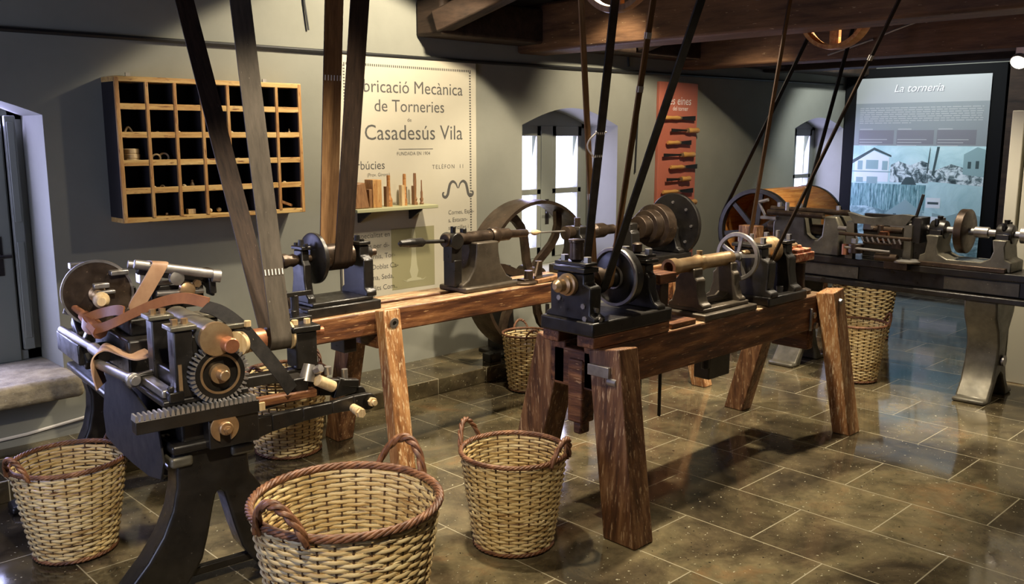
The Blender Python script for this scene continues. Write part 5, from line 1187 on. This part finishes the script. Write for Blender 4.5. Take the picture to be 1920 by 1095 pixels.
# roller for the loose straps, at the stone sill side
m = MB(); m.cyl((-.075, .80, .90), (-.055, .70, .86), .022, n=20, ch=.003); m.cyl((-.06, .72, .87), (-.05, .66, .85), .030, n=8); m.cyl((-.10, .92, .93), (-.07, .80, .90), .014); t4.part('strap_roller', m, M['copper'])
# cross shaft with copper roller, drum and bearing block
m = MB(); m.box(.24, .74, .40, .46, .60, .645); m.box(.635, .73, .39, .49, .645, .80); m.box(.62, .745, .38, .50, .80, .825); m.box(.27, .36, .40, .48, .64, .80)
cs = t4.part('shaft_bracket', m, M['iron'], bev=.006)
m = MB(); m.cyl((.20, .44, .785), (.78, .44, .785), .018); m.rev([(.02, 0), (.046, .004), (.046, .075), (.02, .08)], (.44, .44, .785), (1, 0, 0), 32); t4.part('copper_roller', m, M['copper'], parent=cs)
m = MB(); m.rev([(.02, 0), (.045, .003), (.045, .092), (.02, .095)], (.527, .44, .785), (1, 0, 0), 32); t4.part('belt_drum', m, M['iron_brown'], parent=cs)
m = MB(); m.rev([(.03, 0), (.058, .003), (.058, .012), (.03, .015)], (.622, .44, .785), (1, 0, 0), 32); m.rev([(.03, 0), (.055, .004), (.055, .022), (.034, .03), (.034, .05)], (.37, .44, .785), (1, 0, 0), 32)
for xx in (.655, .71): m.nut((xx, .44, .825), (0, 0, 1), .014, .02)
t4.each('shaft_collar', m, M['turned'], parent=cs)
# connecting arms reaching towards the bench
def arm(pts, q0, th_):
    N = len(pts); up = []; lo = []
    for i, (a, b, wd) in enumerate(pts): up.append((a, b + wd / 2)); lo.append((a, b - wd / 2))
    mm = MB()
    for i in range(N - 1): mm.prism([lo[i], lo[i + 1], up[i + 1], up[i]], (0, q0 + th_, 0), (1, 0, 0), (0, 0, 1), th_)
    mm.cyl((pts[-1][0], q0, pts[-1][1]), (pts[-1][0], q0 + th_, pts[-1][1]), pts[-1][2] / 2, n=28)
    return mm
a1 = t4.part('connecting_arm', arm([(.27, .572, .078), (.34, .580, .064), (.46, .588, .050), (.58, .592, .044), (.67, .594, .056), (.735, .588, .066)], -.03, .03), M['iron'], bev=.004)
a2 = t4.part('connecting_arm', arm([(.27, .630, .040), (.42, .640, .034), (.56, .646, .034), (.66, .634, .046), (.73, .608, .056)], .035, .025), M['iron'], bev=.004)
m = MB(); m.nut((.745, -.03, .588), (0, -1, 0), .018, .016); m.cyl((.745, -.045, .588), (.745, -.06, .588), .010); m.cyl((.665, -.03, .578), (.665, -.085, .572), .016, .020, n=16); m.nut((.665, -.085, .572), (0, -1, 0), .018, .014); t4.each('arm_bolt', m, M['turned'], parent=a1)
m = MB(); m.box(.30, .53, -.01, .03, .640, .672); t4.part('wooden_slide', m, M['bench_x'], bev=.006)
m = MB(); m.box(.26, .32, -.02, .04, .632, .660); m.cyl((.53, -.01, .705), (.60, .0, .665), .022, n=20, ch=.002); t4.each('brass_ferrule', m, M['turned'])
m = MB(); m.bar((.43, .06, .70), (.72, .03, .655), .035, .03); m.box(.44, .50, .0, .09, .64, .72); m.prism([(-.05, -.03), (.05, -.02), (.05, .02), (-.02, .05)], (.66, .05, .64), (1, 0, 0), (0, 0, 1), .03); t4.part('slide_carrier', m, M['iron'], bev=.005)
m = MB(); m.nut((.53, .0, .74), (.3, -.8, .4), .016, .03); m.cyl((.61, .06, .70), (.61, .06, .73), .014); m.cyl((.67, .04, .675), (.67, .04, .715), .012); m.cyl((.52, .03, .76), (.50, .02, .70), .02, .03); t4.each('carrier_bolt', m, M['steel'])
# hanging dark apron on the sill side
m = MB()
ap = [(.70, .68), (.50, .70), (.30, .68), (.06, .62), (.02, .50), (.06, .43), (.20, .40), (.40, .39), (.62, .39), (.76, .40), (.78, .50)]
m.prism(ap, (-.035, 0, 0), (0, 1, 0), (0, 0, 1), .008); t4.part('apron_plate', m, M['leather_black'], bev=.002)

def W4(p, q, z):
    c, s_ = math.cos(MR), math.sin(MR); return (MO[0] + p * c - q * s_, MO[1] + p * s_ + q * c, z)
def strap(pts, wdir, wd, mat, label, tk=.005, wtwist=None):
    q = smooth([W4(*p) for p in pts]); mm = MB()
    wv = wtwist if wtwist else wdir
    if isinstance(wv, list):
        n = len(q); L = len(wv); ws = []
        for i in range(n):
            u = i / (n - 1) * (L - 1); a = min(int(u), L - 2); ws.append((Vector(wv[a]) * (1 - (u - a)) + Vector(wv[a + 1]) * (u - a)).normalized())
        wv = ws
    mm.strip(q, wv, wd, tk)
    return single('leather_strap', mm, M[mat], label, 'strap', tuple(q[0]), bev=.0)
strap([(.0, .50, .950), (-.012, .55, .950), (-.036, .66, .926), (-.066, .74, .90), (-.088, .765, .880), (-.080, .70, .860), (-.052, .62, .876), (-.020, .52, .913), (.021, .42, .958), (.074, .30, 1.006), (.128, .20, 1.030), (.181, .10, 1.020)], (.12, -.1, .95), .040, 'leather_red', 'red brown leather strap arching over the bearing box of the geared machine')
strap([(.165, .10, 1.010), (.20, .04, .995), (.25, .0, .945), (.31, -.02, .860), (.37, -.035, .770), (.42, -.03, .690)], (.80, .05, .60), .050, 'leather_black', 'black leather strap slanting down to the arm of the geared machine')
strap([(.155, .66, 1.108), (.16, .56, 1.118), (.145, .53, 1.10), (.09, .52, 1.02), (.055, .52, .965), (.065, .53, .935)], (1, .15, -.15), .068, 'leather_tan', 'tan leather strap hanging over the tilted rollers of the geared machine')
strap([(-.099, .50, .680), (-.106, .52, .740), (-.098, .54, .795), (-.064, .54, .816), (-.030, .48, .802), (.006, .44, .788), (.055, .40, .806)], [(.55, .8, 0), (.55, .8, 0), (.4, 1, 0), (.25, 1, 0), (.1, 1, 0)], .125, 'leather_tan', 'broad tan leather piece draped over the feed rod near the rack')
belt(.572, (.44, .785, .048), (1.14, 2.70, .375), .088, 'leather_grey', 'wide grey belt rising from the copper roller of the geared machine', [(1.055, 1, 'staples')], frame=(MO, MR), inner='leather_dark')
